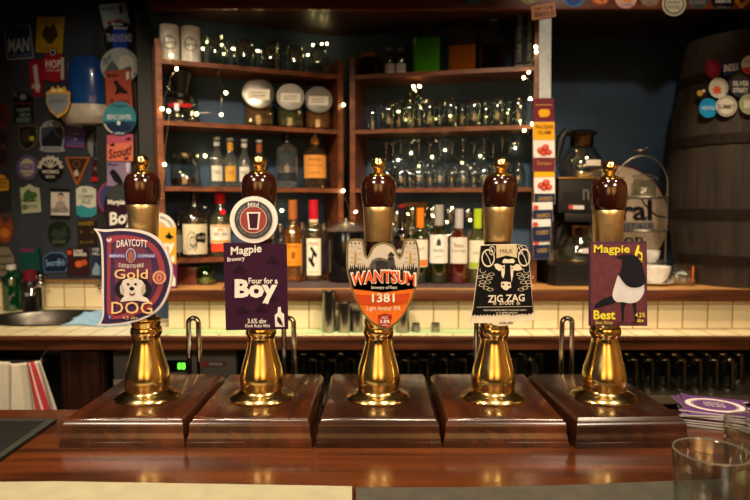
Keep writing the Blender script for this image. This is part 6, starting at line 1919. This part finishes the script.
# ================================================================== front right: beer mats and tumblers
ctr = OnZ(714, 421, CZ)
bx, by = ctr.x, ctr.y
random.seed(5)
NM = 12
TH_ = .0017
def mat_poly(rot, cx, cy, z, hs=.046, r_=.008):
    pts = []
    for x, y in rrect(-hs, -hs, hs, hs, r_, 4):
        pts.append(Vector((cx + x * math.cos(rot) - y * math.sin(rot), cy + x * math.sin(rot) + y * math.cos(rot), z)))
    return pts
GREYM = mat('mat_board', (176, 172, 166), rough=.85)
PURP = mat('purple_print', (98, 58, 112), rough=.55)
for k in range(NM):
    top = k == NM - 1
    rot = math.radians(-22 if top else random.uniform(-27, -15)) + (math.radians(9) if k == NM - 2 else 0)
    cx, cy = bx + (0 if top else random.uniform(-.004, .004)) - (.006 if k == NM - 2 else 0), by + (0 if top else random.uniform(-.003, .003))
    z0 = CZ + .0004 + k * (TH_ + .0001)
    o = G().prism(mat_poly(rot, cx, cy, z0 + TH_), (0, 0, -TH_)).obj('beer_mat', GREYM, smooth=False)
    tag(o, 'purple beer mat with a white oval ring, topmost of the stack' if top else 'square beer mat in the stack beneath the purple ringed one', 'beer mat', None if top else 'beer mats stacked under the top one')
    g = G()
    g.add(mat_poly(rot, cx, cy, z0 + TH_ + .00004), [tuple(range(20))])
    g.obj('print', PURP, parent=o, smooth=False)
    if top:
        zt_ = z0 + TH_ + .00012
        def loc(x, y):
            return (cx + x * math.cos(rot) - y * math.sin(rot), cy + x * math.sin(rot) + y * math.cos(rot), zt_)
        def ringm(a, b_, m_, k_=.82):
            vs = [loc(rr * math.cos(t * math.pi / 24), rr * k_ * math.sin(t * math.pi / 24)) for t in range(48) for rr in (a, b_)]
            G().add(vs, [(2 * t, 2 * ((t + 1) % 48), 2 * ((t + 1) % 48) + 1, 2 * t + 1) for t in range(48)]).obj('ring', m_, parent=o, smooth=False)
        ringm(.029, .036, P(226, 214, 200))
        ringm(.0265, .0275, P(200, 186, 180))
        g = G()
        for i_, t_ in enumerate(('CRAFT', 'BREWED', 'ALES')):
            vs, fs = tgeo(t_, .02)
            g.add([loc(-.013 + u * .026, .008 - i_ * .0075 + v * .0056) for u, v in vs], fs)
        g.obj('lettering', P(190, 178, 180), parent=o, smooth=False)

zT = CZ + .0044
def rocks(label, cx, cy, R, H, drink=False):
    r = thing('tumbler', label, 'glass', (cx, cy, zT))
    G().lathe([(0, 0), (R * .86, 0), (R * .9, .002), (R, H - .001), (R * .985, H), (R * .96, H - .001), (R * .86, .012), (0, .010)], (cx, cy, zT), 48).obj('glass_body', clear('tumbler_glass', (244, 247, 245)), parent=r)
    G().tube([(cx + R * .985 * math.cos(t * math.pi / 28), cy + R * .985 * math.sin(t * math.pi / 28), zT + H) for t in range(56)], .0009, 8, closed=True).obj('rim', clear('rim_glint_glass', (230, 234, 230), body=(190, 186, 170), amount=.3), parent=r)  # pale body colour paints in the bright glints around the rim
    if drink:
        G().lathe([(0, .0104), (R * .855, .0124), (R * .875, .026), (0, .026)], (cx, cy, zT), 32).obj('drink', liquid('golden_spirit', (232, 170, 50)), parent=r)
        c = Vector((cx - R * .5, cy - R * .12, zT + .025))
        M = (Matrix.Rotation(.5, 3, 'Y') @ Matrix.Rotation(.3, 3, 'X'))
        G().sphere(c, .0115, 18, 10, (1, .8, .95)).obj('lime_wedge', mat('lime_flesh', (170, 170, 110), rough=.3), parent=r)
    return r
# near tumbler: rim ellipse centre (709,450)
H1 = .072
pr_ = OnZ(711.5, 451, zT + H1)
rocks('empty clear tumbler at the front right corner of the bar', pr_.x, pr_.y, 35.5 * pr_.y / .98 / F, H1)
H2 = .080
pr_ = OnZ(766, 424, zT + H2)
rocks('clear tumbler with golden drink and lime, cut by the right edge', pr_.x, pr_.y, 37.5 * pr_.y / .98 / F, H2, True)
